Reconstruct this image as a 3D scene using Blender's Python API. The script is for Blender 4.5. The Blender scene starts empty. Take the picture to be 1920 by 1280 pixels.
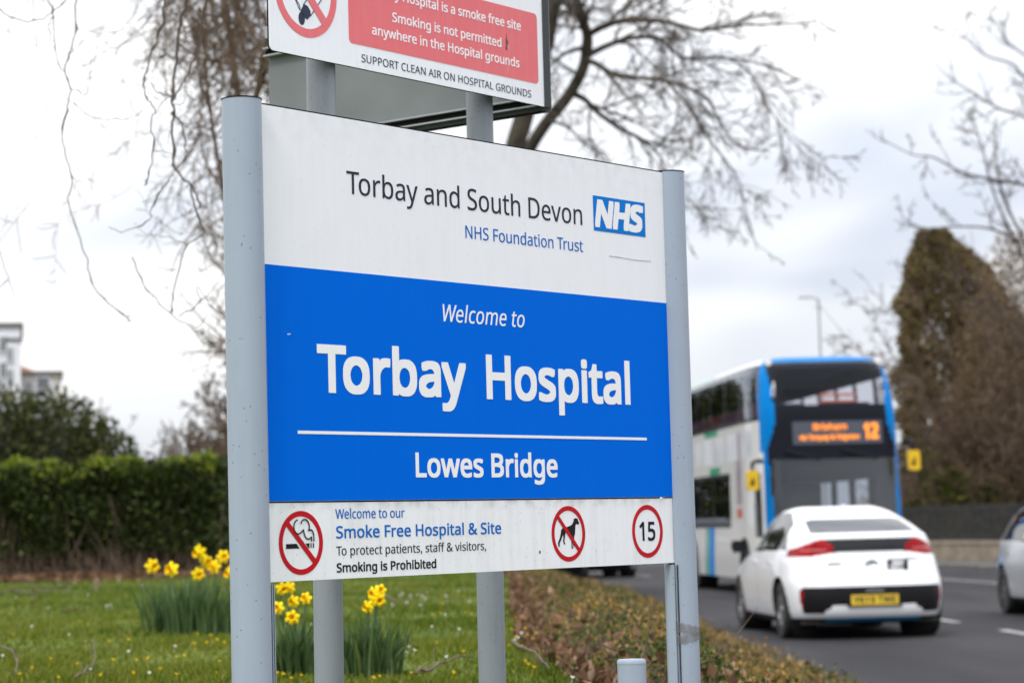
import bpy, bmesh, math, random
from mathutils import Vector, Matrix
R = math.radians
PI = math.pi
sc = bpy.context.scene
COL = sc.collection
random.seed(7)

# ------------------------------------------------------------------ camera, sky, sun, exposure
CAM_H = 1.30
PITCH, ROLL = 0.077284, -0.026984
cam = bpy.data.cameras.new('camera')
cam.sensor_width = 36.0
cam.lens = 85.0
cam.clip_start = 0.1
cam.clip_end = 3000
cam.dof.use_dof = True
cam.dof.focus_distance = 5.75
cam.dof.aperture_fstop = 5.2
cam.dof.aperture_blades = 9
cam_o = bpy.data.objects.new('camera', cam)
COL.objects.link(cam_o)
cp_, sp_ = math.cos(PITCH), math.sin(PITCH)
F_ = Vector((0, cp_, sp_)); X0_ = Vector((1, 0, 0)); U0_ = Vector((0, -sp_, cp_))
cr_, sr_ = math.cos(ROLL), math.sin(ROLL)
XC = X0_ * cr_ + U0_ * sr_
UC = -X0_ * sr_ + U0_ * cr_
M = Matrix((XC, UC, -F_)).transposed().to_4x4()
M.translation = Vector((0, 0, CAM_H))
cam_o.matrix_world = M
sc.camera = cam_o
FPX = 4533.3


def at(px, py, y):
    """the point of the place at depth y that the photograph shows at pixel px, py"""
    r = F_ + XC * ((px - 960) / FPX) - UC * ((py - 640) / FPX)
    p = r * (y / r.y)
    return Vector((p.x, p.y, p.z + CAM_H))


def on_z(px, py, z):
    r = F_ + XC * ((px - 960) / FPX) - UC * ((py - 640) / FPX)
    t = (z - CAM_H) / r.z
    return Vector((r.x * t, r.y * t, z))


SUN_EL, SUN_AZ = 48.0, 205.0      # degrees; azimuth measured from +Y towards +X (behind the camera, a little left)
w = bpy.data.worlds.new('World')
sc.world = w
w.use_nodes = True
nt = w.node_tree
nt.nodes.clear()
N = nt.nodes.new
L = nt.links.new
sky = N('ShaderNodeTexSky'); sky.sky_type = 'NISHITA'; sky.sun_disc = False
sky.sun_elevation = R(SUN_EL); sky.sun_rotation = R(SUN_AZ); sky.air_density = 1.0; sky.dust_density = 2.0
bg_sky = N('ShaderNodeBackground'); bg_sky.inputs['Strength'].default_value = 0.1
L(sky.outputs[0], bg_sky.inputs['Color'])
tc = N('ShaderNodeTexCoord')
sep = N('ShaderNodeSeparateXYZ'); L(tc.outputs['Generated'], sep.inputs[0])
mp = N('ShaderNodeMapping'); mp.inputs['Scale'].default_value = (1.0, 1.0, 2.6)
mp.inputs['Location'].default_value = (-1.697, 2.79, -0.50)
L(tc.outputs['Generated'], mp.inputs[0])
nz = N('ShaderNodeTexNoise'); nz.inputs['Scale'].default_value = 5.5; nz.inputs['Detail'].default_value = 2.2
nz.inputs['Roughness'].default_value = 0.5; nz.inputs['Distortion'].default_value = 0.3
L(mp.outputs[0], nz.inputs['Vector'])
cr = N('ShaderNodeValToRGB')
cr.color_ramp.elements[0].position = 0.33; cr.color_ramp.elements[0].color = (0.62, 0.665, 0.76, 1)
cr.color_ramp.elements[1].position = 0.57; cr.color_ramp.elements[1].color = (1.0, 1.0, 1.0, 1)
L(nz.outputs['Fac'], cr.inputs[0])
# an overcast sky is about three times as bright overhead as at the horizon
mr = N('ShaderNodeMapRange'); mr.inputs['From Min'].default_value = 0.0; mr.inputs['From Max'].default_value = 1.0
mr.inputs['To Min'].default_value = 0.76; mr.inputs['To Max'].default_value = 2.0
L(sep.outputs['Z'], mr.inputs['Value'])
bg_cl = N('ShaderNodeBackground'); L(cr.outputs[0], bg_cl.inputs['Color']); L(mr.outputs[0], bg_cl.inputs['Strength'])
mx = N('ShaderNodeMixShader'); mx.inputs[0].default_value = 0.93
L(bg_sky.outputs[0], mx.inputs[1]); L(bg_cl.outputs[0], mx.inputs[2])
wo = N('ShaderNodeOutputWorld'); L(mx.outputs[0], wo.inputs['Surface'])

sun = bpy.data.lights.new('sun', 'SUN')
sun.energy = 1.3; sun.angle = R(14); sun.color = (1.0, 0.96, 0.9)
sun_o = bpy.data.objects.new('sun', sun); COL.objects.link(sun_o)
sd = Vector((math.sin(R(SUN_AZ)) * math.cos(R(SUN_EL)), math.cos(R(SUN_AZ)) * math.cos(R(SUN_EL)), math.sin(R(SUN_EL))))
sun_o.rotation_euler = (-sd).to_track_quat('-Z', 'Y').to_euler()
sun_o.location = sd * 60

vs = sc.view_settings
sc.display_settings.display_device = 'sRGB'
vs.view_transform = 'Standard'; vs.look = 'None'; vs.exposure = 0.48; vs.gamma = 1.0
vs.use_curve_mapping = False
try:
    sc.cycles.use_denoising = True
    sc.cycles.denoiser = 'OPENIMAGEDENOISE'
    sc.cycles.denoising_input_passes = 'RGB_ALBEDO_NORMAL'
    sc.cycles.max_bounces = 8
    sc.cycles.transparent_max_bounces = 16
    sc.cycles.use_adaptive_sampling = True
except Exception:
    pass


# ------------------------------------------------------------------ materials
def mat(name, c1, c2=None, scale=8.0, rough=0.6, metal=0.0, bump=0.0, spec=0.5, lo=0.35, hi=0.65, detail=4,
        stretch=(1, 1, 1), coat=0.0, bscale=None, trans=0.0):
    m = bpy.data.materials.new(name); m.use_nodes = True
    t = m.node_tree; n = t.nodes; b = n['Principled BSDF']
    b.inputs['Roughness'].default_value = rough; b.inputs['Metallic'].default_value = metal
    b.inputs['Specular IOR Level'].default_value = spec
    b.inputs['Coat Weight'].default_value = coat; b.inputs['Coat Roughness'].default_value = 0.05
    c1 = tuple(c1) + (1,)
    tcn = n.new('ShaderNodeTexCoord'); mpn = n.new('ShaderNodeMapping'); mpn.inputs['Scale'].default_value = stretch
    t.links.new(tcn.outputs['Object'], mpn.inputs[0])
    if c2 is None:
        b.inputs['Base Color'].default_value = c1
    else:
        nn = n.new('ShaderNodeTexNoise'); nn.inputs['Scale'].default_value = scale; nn.inputs['Detail'].default_value = detail
        t.links.new(mpn.outputs[0], nn.inputs['Vector'])
        r = n.new('ShaderNodeValToRGB'); r.color_ramp.elements[0].position = lo; r.color_ramp.elements[1].position = hi
        r.color_ramp.elements[0].color = c1; r.color_ramp.elements[1].color = tuple(c2) + (1,)
        t.links.new(nn.outputs['Fac'], r.inputs[0]); t.links.new(r.outputs[0], b.inputs['Base Color'])
    if bump:
        n2 = n.new('ShaderNodeTexNoise'); n2.inputs['Scale'].default_value = bscale or scale * 3; n2.inputs['Detail'].default_value = 3
        t.links.new(mpn.outputs[0], n2.inputs['Vector'])
        bp = n.new('ShaderNodeBump'); bp.inputs['Strength'].default_value = bump; bp.inputs['Distance'].default_value = 0.02
        t.links.new(n2.outputs['Fac'], bp.inputs['Height']); t.links.new(bp.outputs[0], b.inputs['Normal'])
    return m


def leafmat(name, stops, rough=0.5, trans=0.25):
    """every leaf (mesh island) takes its own colour from the ramp"""
    m = bpy.data.materials.new(name); m.use_nodes = True
    t = m.node_tree; n = t.nodes; b = n['Principled BSDF']; b.inputs['Roughness'].default_value = rough; b.inputs['Specular IOR Level'].default_value = 0.22
    g = n.new('ShaderNodeNewGeometry'); r = n.new('ShaderNodeValToRGB')
    els = r.color_ramp.elements
    for i, (p, c) in enumerate(stops):
        e = els[i] if i < 2 else els.new(p)
        e.position = p; e.color = tuple(c) + (1,)
    t.links.new(g.outputs['Random Per Island'], r.inputs[0]); t.links.new(r.outputs[0], b.inputs['Base Color'])
    if trans:
        tl = n.new('ShaderNodeBsdfTranslucent'); t.links.new(r.outputs[0], tl.inputs['Color'])
        ms = n.new('ShaderNodeMixShader'); ms.inputs[0].default_value = trans
        t.links.new(b.outputs[0], ms.inputs[1]); t.links.new(tl.outputs[0], ms.inputs[2])
        t.links.new(ms.outputs[0], n['Material Output'].inputs['Surface'])
    return m


def glassmat(name, tint, gloss=0.12, rough=0.02):
    m = bpy.data.materials.new(name); m.use_nodes = True
    t = m.node_tree; n = t.nodes; n.remove(n['Principled BSDF'])
    a = n.new('ShaderNodeBsdfTransparent'); a.inputs[0].default_value = tuple(tint) + (1,)
    g = n.new('ShaderNodeBsdfGlossy'); g.inputs['Roughness'].default_value = rough; g.inputs['Color'].default_value = (0.86, 0.92, 1.0, 1)
    f = n.new('ShaderNodeFresnel'); gm = n.new('ShaderNodeNewGeometry'); im = n.new('ShaderNodeMapRange'); im.inputs['To Min'].default_value = 1.5; im.inputs['To Max'].default_value = 1 / 1.5
    t.links.new(gm.outputs['Backfacing'], im.inputs['Value']); t.links.new(im.outputs[0], f.inputs[0])     # a thin pane: the same from both sides
    ad = n.new('ShaderNodeMath'); ad.operation = 'ADD'; ad.inputs[1].default_value = gloss
    t.links.new(f.outputs[0], ad.inputs[0])
    ms = n.new('ShaderNodeMixShader'); t.links.new(ad.outputs[0], ms.inputs[0])
    t.links.new(a.outputs[0], ms.inputs[1]); t.links.new(g.outputs[0], ms.inputs[2])
    t.links.new(ms.outputs[0], n['Material Output'].inputs['Surface'])
    return m


def emat(name, c, s):
    m = bpy.data.materials.new(name); m.use_nodes = True
    b = m.node_tree.nodes['Principled BSDF']; b.inputs['Base Color'].default_value = (0.02, 0.02, 0.02, 1)
    b.inputs['Emission Color'].default_value = tuple(c) + (1,); b.inputs['Emission Strength'].default_value = s
    return m


def paintmat(name, base, grime, rough=0.4, speck=0.5, streak=0.35, top_grime=None, coat=0.0, spec=0.25):
    """painted or vinyl sheet: faint vertical rain streaks, cloudy dirt and small dark specks"""
    m = bpy.data.materials.new(name); m.use_nodes = True
    t = m.node_tree; n = t.nodes; l = t.links.new; b = n['Principled BSDF']; b.inputs['Roughness'].default_value = rough
    b.inputs['Coat Weight'].default_value = coat; b.inputs['Specular IOR Level'].default_value = spec
    c = n.new('ShaderNodeTexCoord')
    mp1 = n.new('ShaderNodeMapping'); mp1.inputs['Scale'].default_value = (55, 55, 3.5); l(c.outputs['Object'], mp1.inputs[0])
    n1 = n.new('ShaderNodeTexNoise'); n1.inputs['Scale'].default_value = 1.0; n1.inputs['Detail'].default_value = 5; l(mp1.outputs[0], n1.inputs['Vector'])
    n2 = n.new('ShaderNodeTexNoise'); n2.inputs['Scale'].default_value = 9.0; n2.inputs['Detail'].default_value = 6; n2.inputs['Roughness'].default_value = 0.7
    l(c.outputs['Object'], n2.inputs['Vector'])
    mu = n.new('ShaderNodeMath'); mu.operation = 'MULTIPLY'; l(n1.outputs['Fac'], mu.inputs[0]); l(n2.outputs['Fac'], mu.inputs[1])
    r1 = n.new('ShaderNodeMapRange'); r1.inputs['From Min'].default_value = 0.2; r1.inputs['From Max'].default_value = 0.42
    r1.inputs['To Max'].default_value = streak; l(mu.outputs[0], r1.inputs['Value'])
    # specks
    v = n.new('ShaderNodeTexVoronoi'); v.inputs['Scale'].default_value = 55.0; l(c.outputs['Object'], v.inputs['Vector'])
    wn = n.new('ShaderNodeTexWhiteNoise'); l(v.outputs['Position'], wn.inputs['Vector'])
    lt = n.new('ShaderNodeMath'); lt.operation = 'LESS_THAN'; lt.inputs[1].default_value = 0.65; l(wn.outputs['Value'], lt.inputs[0])
    d = n.new('ShaderNodeMapRange'); d.inputs['From Min'].default_value = 0.07; d.inputs['From Max'].default_value = 0.13
    d.inputs['To Min'].default_value = speck; d.inputs['To Max'].default_value = 0.0; l(v.outputs['Distance'], d.inputs['Value'])
    sp = n.new('ShaderNodeMath'); sp.operation = 'MULTIPLY'; l(lt.outputs[0], sp.inputs[0]); l(d.outputs[0], sp.inputs[1])
    fac = n.new('ShaderNodeMath'); fac.operation = 'ADD'; fac.use_clamp = True; l(r1.outputs[0], fac.inputs[0]); l(sp.outputs[0], fac.inputs[1])
    last = fac
    if top_grime:
        z0, depth, amt = top_grime      # algae growing down from a joint at height z0
        s = n.new('ShaderNodeSeparateXYZ'); l(c.outputs['Object'], s.inputs[0])
        q = n.new('ShaderNodeMapRange'); q.inputs['From Min'].default_value = z0 - depth; q.inputs['From Max'].default_value = z0
        q.inputs['To Max'].default_value = amt; l(s.outputs['Z'], q.inputs['Value'])
        n3 = n.new('ShaderNodeTexNoise'); n3.inputs['Scale'].default_value = 26; n3.inputs['Detail'].default_value = 5; l(c.outputs['Object'], n3.inputs['Vector'])
        r3 = n.new('ShaderNodeMapRange'); r3.inputs['From Min'].default_value = 0.42; r3.inputs['From Max'].default_value = 0.66; l(n3.outputs['Fac'], r3.inputs['Value'])
        q2 = n.new('ShaderNodeMath'); q2.operation = 'MULTIPLY'; l(q.outputs[0], q2.inputs[0]); l(r3.outputs[0], q2.inputs[1])
        a2 = n.new('ShaderNodeMath'); a2.operation = 'ADD'; a2.use_clamp = True; l(fac.outputs[0], a2.inputs[0]); l(q2.outputs[0], a2.inputs[1])
        last = a2
    mixn = n.new('ShaderNodeMix'); mixn.data_type = 'RGBA'
    mixn.inputs[6].default_value = tuple(base) + (1,); mixn.inputs[7].default_value = tuple(grime) + (1,)
    l(last.outputs[0], mixn.inputs[0]); l(mixn.outputs[2], b.inputs['Base Color'])
    return m


GLYPHS = ''' 209~
&587~|244,581 271,580 296,575 318,567 337,555 353,541 366,524 375,505 381,483 383,458 379,426 368,397 350,372 326,349 299,328 268,308 423,159 436,176 447,195 457,216 465,238 472,262 479,286 550,286 541,253 530,221 518,191 504,163 487,137 468,114 585,0 490,0 420,67 403,53 385,40 366,28 347,18 325,9 303,2 278,-4 252,-7 223,-8 188,-6 156,0 127,10 102,24 81,42 65,63 52,89 45,117 43,149 44,175 49,199 57,220 69,239 83,256 100,273 120,288 142,303 166,318 133,358 123,372 114,387 107,403 101,420 97,438 96,456 98,481 104,504 114,524 127,541 144,555 165,567 188,575 215,580|209,273 190,262 174,251 159,239 147,227 136,215 128,201 121,186 118,170 116,152 120,124 129,101 146,81 168,66 194,57 225,55 258,56 287,62 314,71 337,83 357,97 375,111|241,524 220,522 202,516 186,506 175,493 168,476 165,457 167,438 172,421 180,404 192,387 207,369 225,350 253,368 276,385 292,401 304,419 310,437 313,458 311,476 304,492 294,505 279,515 262,522
,215~|154,84 136,23 111,-42 85,-103 33,-103 49,-38 63,31 73,93 148,93
1459~|285,0 216,0 216,400 216,439 217,470 219,499 196,477 169,455 108,405 71,452 226,573 285,573
2459~|417,0 38,0 38,59 188,210 216,238 240,264 261,287 280,309 295,331 306,353 315,376 320,399 322,424 318,453 309,477 294,496 273,510 249,518 221,520 194,519 169,514 147,506 126,495 104,482 83,466 45,513 60,526 77,537 94,548 113,557 132,565 153,572 174,577 197,580 221,581 255,579 285,572 313,562 336,548 356,531 372,510 384,485 391,458 394,428 392,399 386,371 375,344 361,318 344,292 324,267 301,241 275,214 247,185 128,67 128,64 417,64
5459~|221,351 258,349 292,342 322,331 349,316 371,297 389,274 402,247 410,217 413,183 410,145 402,111 387,81 368,54 343,32 314,15 280,2 242,-5 199,-8 170,-7 142,-4 116,0 91,6 70,14 51,23 51,90 71,79 95,70 121,62 148,57 174,53 200,52 227,54 252,58 274,65 293,76 310,89 323,106 333,126 339,149 341,176 337,210 325,239 306,262 279,279 243,289 197,292 182,291 164,290 146,288 99,280 64,302 86,573 373,573 373,508 146,508 132,342 169,348 185,350 202,351
9459~|417,328 416,295 414,263 410,231 405,199 397,168 387,139 374,112 358,86 340,63 318,42 293,25 265,11 232,0 195,-6 154,-8 117,-6 103,-4 92,-2 82,0 82,60 92,57 103,55 115,53 152,50 188,52 218,58 245,68 268,82 287,99 303,118 316,141 327,165 334,192 340,221 344,250 346,281 341,281 332,269 322,258 310,247 297,238 282,230 266,223 247,218 227,215 204,214 173,216 144,223 118,235 95,250 76,270 61,294 49,321 42,352 40,387 43,426 50,460 63,491 80,517 101,540 127,557 156,570 188,578 223,581 250,579 275,574 299,565 322,553 342,537 361,518 377,495 391,469 402,439 410,406 415,369|223,521 192,518 165,507 142,488 124,463 113,429 110,388 113,354 122,325 137,301 158,284 186,273 220,269 244,271 266,276 286,285 304,296 318,310 330,325 339,341 344,358 346,374 345,392 342,409 338,426 332,443 324,459 315,474 304,487 291,499 277,508 260,516 242,520
A512~|437,0 368,177 141,177 73,0 0,0 224,575 289,575 512,0|282,415 274,438 263,473 255,500 247,468 238,438 230,415 165,241 346,241
B521~|241,573 292,571 336,565 373,555 404,541 428,522 445,497 455,467 459,431 457,409 453,389 446,371 437,354 424,340 409,328 392,317 372,309 350,304 350,300 373,295 395,288 415,279 433,267 448,253 461,236 470,215 476,191 478,163 475,130 467,100 454,74 436,52 413,33 385,19 354,8 318,2 279,0 78,0 78,573|256,329 300,331 334,339 357,352 372,371 381,394 384,423 380,451 369,474 351,490 324,502 289,509 245,511 150,511 150,329|150,269 150,61 265,61 311,64 346,74 371,91 388,112 398,138 401,168 399,188 395,205 388,221 377,235 362,247 344,256 321,263 293,267 260,269
C507~|323,517 294,516 266,510 241,502 217,490 196,474 178,456 162,434 149,410 139,383 131,353 127,321 125,286 126,252 131,220 138,191 147,164 164,132 186,105 213,83 244,68 281,58 322,55 347,56 371,58 394,62 416,66 438,72 460,78 460,15 438,8 416,2 393,-2 369,-6 342,-7 312,-8 270,-6 232,1 197,12 166,28 139,48 115,72 95,99 78,131 65,165 56,203 51,244 49,287 50,319 53,349 59,378 67,406 81,440 99,471 120,499 145,523 174,543 206,559 242,571 281,578 324,581 353,580 381,577 409,572 435,565 460,557 482,547 453,486 435,494 415,501 394,508 372,513 348,516
D585~|536,292 534,246 528,203 516,165 501,131 481,100 457,74 430,51 399,33 364,18 325,8 283,2 237,0 78,0 78,573 254,573 296,571 335,565 371,555 404,540 434,523 460,501 483,475 502,446 517,413 528,377 534,336|460,289 459,326 454,359 446,388 435,415 416,444 391,469 361,487 327,500 287,508 244,511 150,511 150,62 228,62 282,65 329,76 369,94 402,119 428,151 446,190 457,236
E446~|398,0 78,0 78,573 398,573 398,509 150,509 150,330 383,330 383,268 150,268 150,63 398,63
F416~|150,0 78,0 78,573 398,573 398,509 150,509 150,306 383,306 383,243 150,243
G584~|326,302 524,302 524,22 493,12 462,5 431,-1 398,-5 362,-7 323,-8 280,-6 241,1 205,12 173,28 145,47 120,71 98,98 81,130 67,164 57,202 51,243 49,286 51,330 58,370 69,407 84,442 104,473 127,500 154,524 186,544 220,560 259,571 300,578 346,581 377,580 407,577 437,572 465,565 491,557 516,547 489,484 468,493 445,501 421,508 395,513 369,516 342,517 309,515 278,510 250,501 225,489 195,468 170,441 150,409 139,382 131,353 126,321 124,286 126,253 130,222 137,193 146,166 164,133 187,106 216,84 241,71 270,62 303,56 340,55 364,55 385,56 404,59 452,68 452,238 326,238
H594~|516,0 443,0 443,267 150,267 150,0 78,0 78,573 150,573 150,330 443,330 443,573 516,573
I272~|239,0 32,0 32,42 99,57 99,515 32,531 32,573 239,573 239,531 172,515 172,57 239,42
K496~|496,0 411,0 209,273 150,222 150,0 78,0 78,573 150,573 150,290 199,345 249,399 403,573 488,573 261,323
L420~|78,0 78,573 150,573 150,64 400,64 400,0
N609~|532,0 447,0 141,476 138,476 141,432 143,378 144,320 144,0 78,0 78,573 161,573 467,99 470,99 468,137 466,193 464,249 464,573 532,573
O626~|577,287 576,255 573,224 568,194 561,166 547,132 531,101 510,73 486,49 459,29 428,13 393,1 355,-6 314,-8 271,-6 232,1 196,13 165,29 138,49 114,73 94,101 78,132 65,167 58,195 53,224 50,255 49,288 51,331 56,370 65,408 78,442 94,473 114,500 138,524 166,545 197,561 232,572 271,579 314,581 356,579 393,572 428,561 459,545 486,525 510,501 530,473 547,442 560,408 570,370 576,330|125,287 126,252 130,220 136,190 145,163 161,131 182,104 207,83 238,67 273,58 314,55 354,58 390,67 420,83 445,104 465,131 481,163 490,190 496,220 500,252 501,287 498,338 490,384 476,423 456,457 431,484 398,503 360,514 314,518 274,515 238,506 207,490 182,469 161,443 145,411 136,384 130,354 126,322
P485~|229,573 282,570 326,562 363,548 393,528 415,504 431,475 441,442 444,404 443,381 439,358 433,336 423,316 411,296 395,278 375,262 351,249 324,238 292,230 256,225 216,223 150,223 150,0 78,0 78,573|223,511 150,511 150,285 208,285 242,286 272,290 298,296 320,306 338,318 352,334 362,352 368,375 370,401 366,435 354,462 334,484 306,499 269,508
R499~|236,573 281,571 320,565 353,555 381,540 404,522 422,500 434,474 442,444 444,410 442,381 437,356 427,334 415,315 401,298 385,285 367,274 349,264 330,257 487,0 403,0 264,237 150,237 150,0 78,0 78,573|232,510 150,510 150,298 236,298 278,301 312,310 338,325 355,347 366,374 370,407 368,430 363,450 355,467 343,480 328,491 310,500 287,505 261,509
S440~|403,153 400,121 392,92 378,66 359,44 335,26 307,11 274,1 238,-6 198,-8 177,-8 157,-7 137,-5 118,-2 100,1 83,4 68,9 54,14 41,19 41,88 62,80 86,72 113,65 142,59 171,56 201,55 228,56 252,60 273,66 290,74 305,85 316,98 324,113 329,129 330,147 329,164 325,180 318,194 308,207 295,218 277,230 255,241 228,252 196,265 172,274 151,284 131,294 114,305 98,317 85,330 74,344 65,359 57,375 52,393 49,413 48,435 51,464 58,490 71,513 89,533 110,550 136,563 165,573 197,579 231,581 262,580 290,577 318,572 343,565 367,558 389,549 366,487 346,495 325,502 302,508 278,513 254,516 229,517 207,516 187,513 169,507 155,499 142,489 133,478 126,464 122,450 121,434 122,416 126,400 133,386 143,373 156,362 172,351 193,341 217,330 246,318 278,306 307,293 332,279 353,264 371,247 385,228 395,206 401,181
T446~|259,0 187,0 187,509 8,509 8,573 437,573 437,509 259,509
U586~|513,202 511,164 503,128 489,95 470,65 446,40 416,20 389,8 360,-1 327,-6 290,-8 240,-4 196,7 159,25 128,50 104,82 86,118 76,158 72,204 72,573 144,573 144,201 148,158 161,122 182,93 211,72 248,59 294,55 327,57 355,63 379,73 399,88 415,105 427,126 435,149 440,174 442,202 442,573 513,573
W746~|735,573 583,0 510,0 399,375 389,410 380,443 373,471 370,488 367,471 361,443 352,409 342,373 234,0 161,0 10,573 85,573 174,223 183,186 190,151 196,118 201,87 206,119 213,154 222,191 232,227 333,573 407,573 512,225 523,187 532,151 538,117 544,87 550,129 560,175 572,224 660,573
Y454~|227,291 376,573 454,573 263,222 263,0 191,0 191,219 0,573 79,573
a450~|231,437 268,435 299,428 326,418 347,403 368,375 381,338 385,293 385,0 334,0 320,61 317,61 304,46 292,33 279,22 265,13 250,5 234,-1 216,-5 195,-7 172,-8 148,-7 124,-2 103,6 84,16 68,30 55,48 45,68 39,92 37,119 43,159 59,192 87,219 116,234 152,245 194,253 243,257 316,259 316,285 313,317 306,342 293,359 275,371 253,378 227,380 205,379 183,376 163,370 143,363 124,355 106,347 84,400 104,410 126,419 151,426 177,432 204,436|252,208 204,203 167,195 141,182 124,165 113,144 110,119 112,97 120,79 132,66 148,56 167,51 188,49 223,52 253,62 279,79 299,103 311,134 315,172 315,210
b493~|139,461 138,410 135,373 139,373 153,390 169,405 189,419 213,429 240,435 272,437 310,434 344,423 374,406 401,381 422,350 437,312 446,267 449,215 448,180 444,147 437,118 427,91 410,61 390,36 365,17 337,3 306,-5 272,-8 240,-6 213,0 189,10 169,24 153,38 139,55 133,55 119,0 68,0 68,609 139,609|260,379 231,377 207,371 188,361 172,348 159,330 150,308 144,282 140,252 139,217 139,214 140,177 145,144 153,116 165,93 187,69 219,55 261,51 297,55 325,69 348,93 360,117 369,145 374,178 376,216 374,254 369,287 360,315 348,338 325,360 296,374
c385~|241,-8 204,-5 170,2 139,15 112,34 88,58 69,87 58,114 50,143 46,176 44,213 46,250 51,284 59,315 71,342 90,372 114,396 142,415 174,428 208,435 245,438 267,437 288,435 309,431 328,426 344,421 358,415 337,356 292,370 275,373 259,375 244,376 217,374 193,368 172,358 155,343 141,325 131,303 123,277 119,247 117,213 119,181 123,152 131,126 141,104 155,86 172,71 191,61 214,55 240,53 262,54 283,56 302,60 319,65 336,71 351,78 351,15 336,8 320,3 304,-2 285,-5 264,-7
d493~|221,-8 182,-5 148,6 118,23 92,48 71,79 56,117 47,162 44,214 47,266 56,311 71,350 93,381 119,406 149,424 183,434 221,438 243,437 262,434 280,429 296,423 310,416 323,407 335,397 345,386 354,374 359,374 356,405 354,438 354,609 425,609 425,0 368,0 358,58 354,58 345,46 335,35 323,24 310,15 296,7 279,1 262,-4 242,-7|232,51 273,55 305,67 328,88 343,117 352,154 355,200 355,213 354,251 349,284 340,313 329,336 306,360 274,375 231,379 196,374 168,359 146,334 133,309 124,281 119,249 117,213 119,176 124,144 133,116 146,93 168,69 197,55
e452~|234,438 269,435 301,427 329,414 354,396 374,373 390,346 402,315 409,281 411,244 411,201 117,201 122,157 134,119 154,90 181,69 215,56 254,52 280,53 305,56 327,60 348,66 370,73 392,82 392,20 370,11 349,4 327,-1 304,-5 279,-7 251,-8 212,-5 176,3 143,17 114,36 90,61 70,91 59,117 51,146 46,177 44,212 46,246 50,277 57,306 68,333 86,364 108,390 134,411 164,426 198,435|233,380 202,377 175,366 154,348 137,323 125,293 119,257 338,257 336,281 333,302 326,322 318,338 306,353 292,364 276,373 256,378
f276~|266,375 158,375 158,0 87,0 87,375 12,375 12,408 87,432 87,457 89,492 95,522 104,547 116,568 132,585 152,597 174,606 199,612 227,613 244,613 259,612 274,609 310,599 292,544 262,552 251,554 239,555 228,556 206,553 189,545 175,532 166,513 160,489 158,458 158,430 266,430
g493~|221,438 248,436 273,431 297,422 319,409 338,393 355,373 359,373 369,430 425,430 425,-7 423,-46 416,-80 404,-109 388,-135 367,-155 341,-172 310,-183 274,-190 233,-192 202,-192 174,-189 147,-186 122,-180 99,-174 78,-165 78,-100 99,-110 123,-118 149,-125 177,-130 206,-133 237,-134 271,-130 300,-119 324,-101 341,-77 352,-48 355,-13 355,4 356,32 358,57 354,57 338,37 320,21 299,8 275,-1 250,-6 221,-8 182,-4 147,7 117,25 91,51 70,83 56,121 47,164 44,214 47,263 56,306 70,344 91,377 117,404 147,423 181,434|230,379 207,376 187,370 169,359 153,344 140,326 130,303 123,277 119,247 117,213 119,176 124,143 134,115 146,92 169,68 197,54 232,50 253,51 271,53 288,58 303,65 315,74 326,85 336,98 343,113 349,131 353,151 355,173 356,197 356,214 355,251 350,282 343,309 332,331 319,348 302,362 281,371 257,377
h496~|139,431 138,399 135,370 140,370 149,385 161,397 174,407 188,416 204,424 221,429 238,434 255,436 273,437 306,435 335,430 360,421 382,408 399,391 413,370 423,344 429,314 431,280 431,0 361,0 361,275 358,307 351,333 338,353 319,367 295,376 265,379 235,377 210,370 189,360 173,347 160,329 150,308 144,283 140,254 139,222 139,0 68,0 68,609 139,609
i207~|139,430 139,0 68,0 68,430|104,591 115,590 124,586 133,580 140,572 144,560 145,546 144,532 140,521 133,512 124,506 115,502 104,501 93,502 83,506 75,512 68,521 64,532 63,546 64,560 68,572 75,580 83,586 93,590
k428~|138,291 137,257 135,221 138,221 152,240 172,264 189,285 326,430 409,430 235,246 421,0 336,0 187,200 138,158 138,0 68,0 68,609 138,609
l207~|139,0 68,0 68,609 139,609
m750~|540,438 584,434 621,421 649,401 665,379 676,352 683,319 685,280 685,0 615,0 615,277 613,308 606,333 594,353 577,367 555,376 528,379 490,374 460,362 438,342 423,315 414,280 411,237 411,0 342,0 342,277 341,298 337,317 332,333 325,347 315,359 303,367 289,374 272,377 253,379 227,377 204,370 185,360 170,347 158,329 150,308 144,283 140,255 139,223 139,0 68,0 68,430 125,430 136,371 140,371 149,385 160,398 173,409 186,418 201,425 217,431 233,435 249,437 266,438 298,436 325,430 349,420 369,406 386,388 398,366 402,366 418,388 438,406 461,420 486,430 512,436
n496~|275,438 311,436 343,429 369,417 391,401 409,379 421,352 428,319 431,280 431,0 361,0 361,275 358,307 351,333 338,353 319,367 295,376 265,379 222,374 189,361 166,338 151,308 142,269 139,223 139,0 68,0 68,430 125,430 136,371 140,371 150,385 162,398 175,409 190,418 206,425 222,431 239,435 257,437
o485~|442,216 440,181 436,150 428,121 417,95 404,71 388,51 369,33 348,18 324,7 299,-1 271,-6 241,-8 214,-6 188,-1 163,7 140,18 119,33 100,51 84,71 70,95 59,121 51,150 46,181 44,216 46,250 50,282 58,310 68,336 87,367 110,392 137,412 169,426 204,435 244,438 281,435 316,426 347,412 374,392 398,367 417,336 428,310 436,282 440,250|117,216 119,184 123,154 130,128 141,105 155,86 172,71 192,59 216,53 243,51 270,53 294,59 314,71 331,86 345,105 356,128 363,154 367,184 369,216 367,248 363,277 355,303 345,325 331,344 314,359 294,370 270,376 242,379 202,374 171,359 147,335 134,311 124,284 119,252
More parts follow.
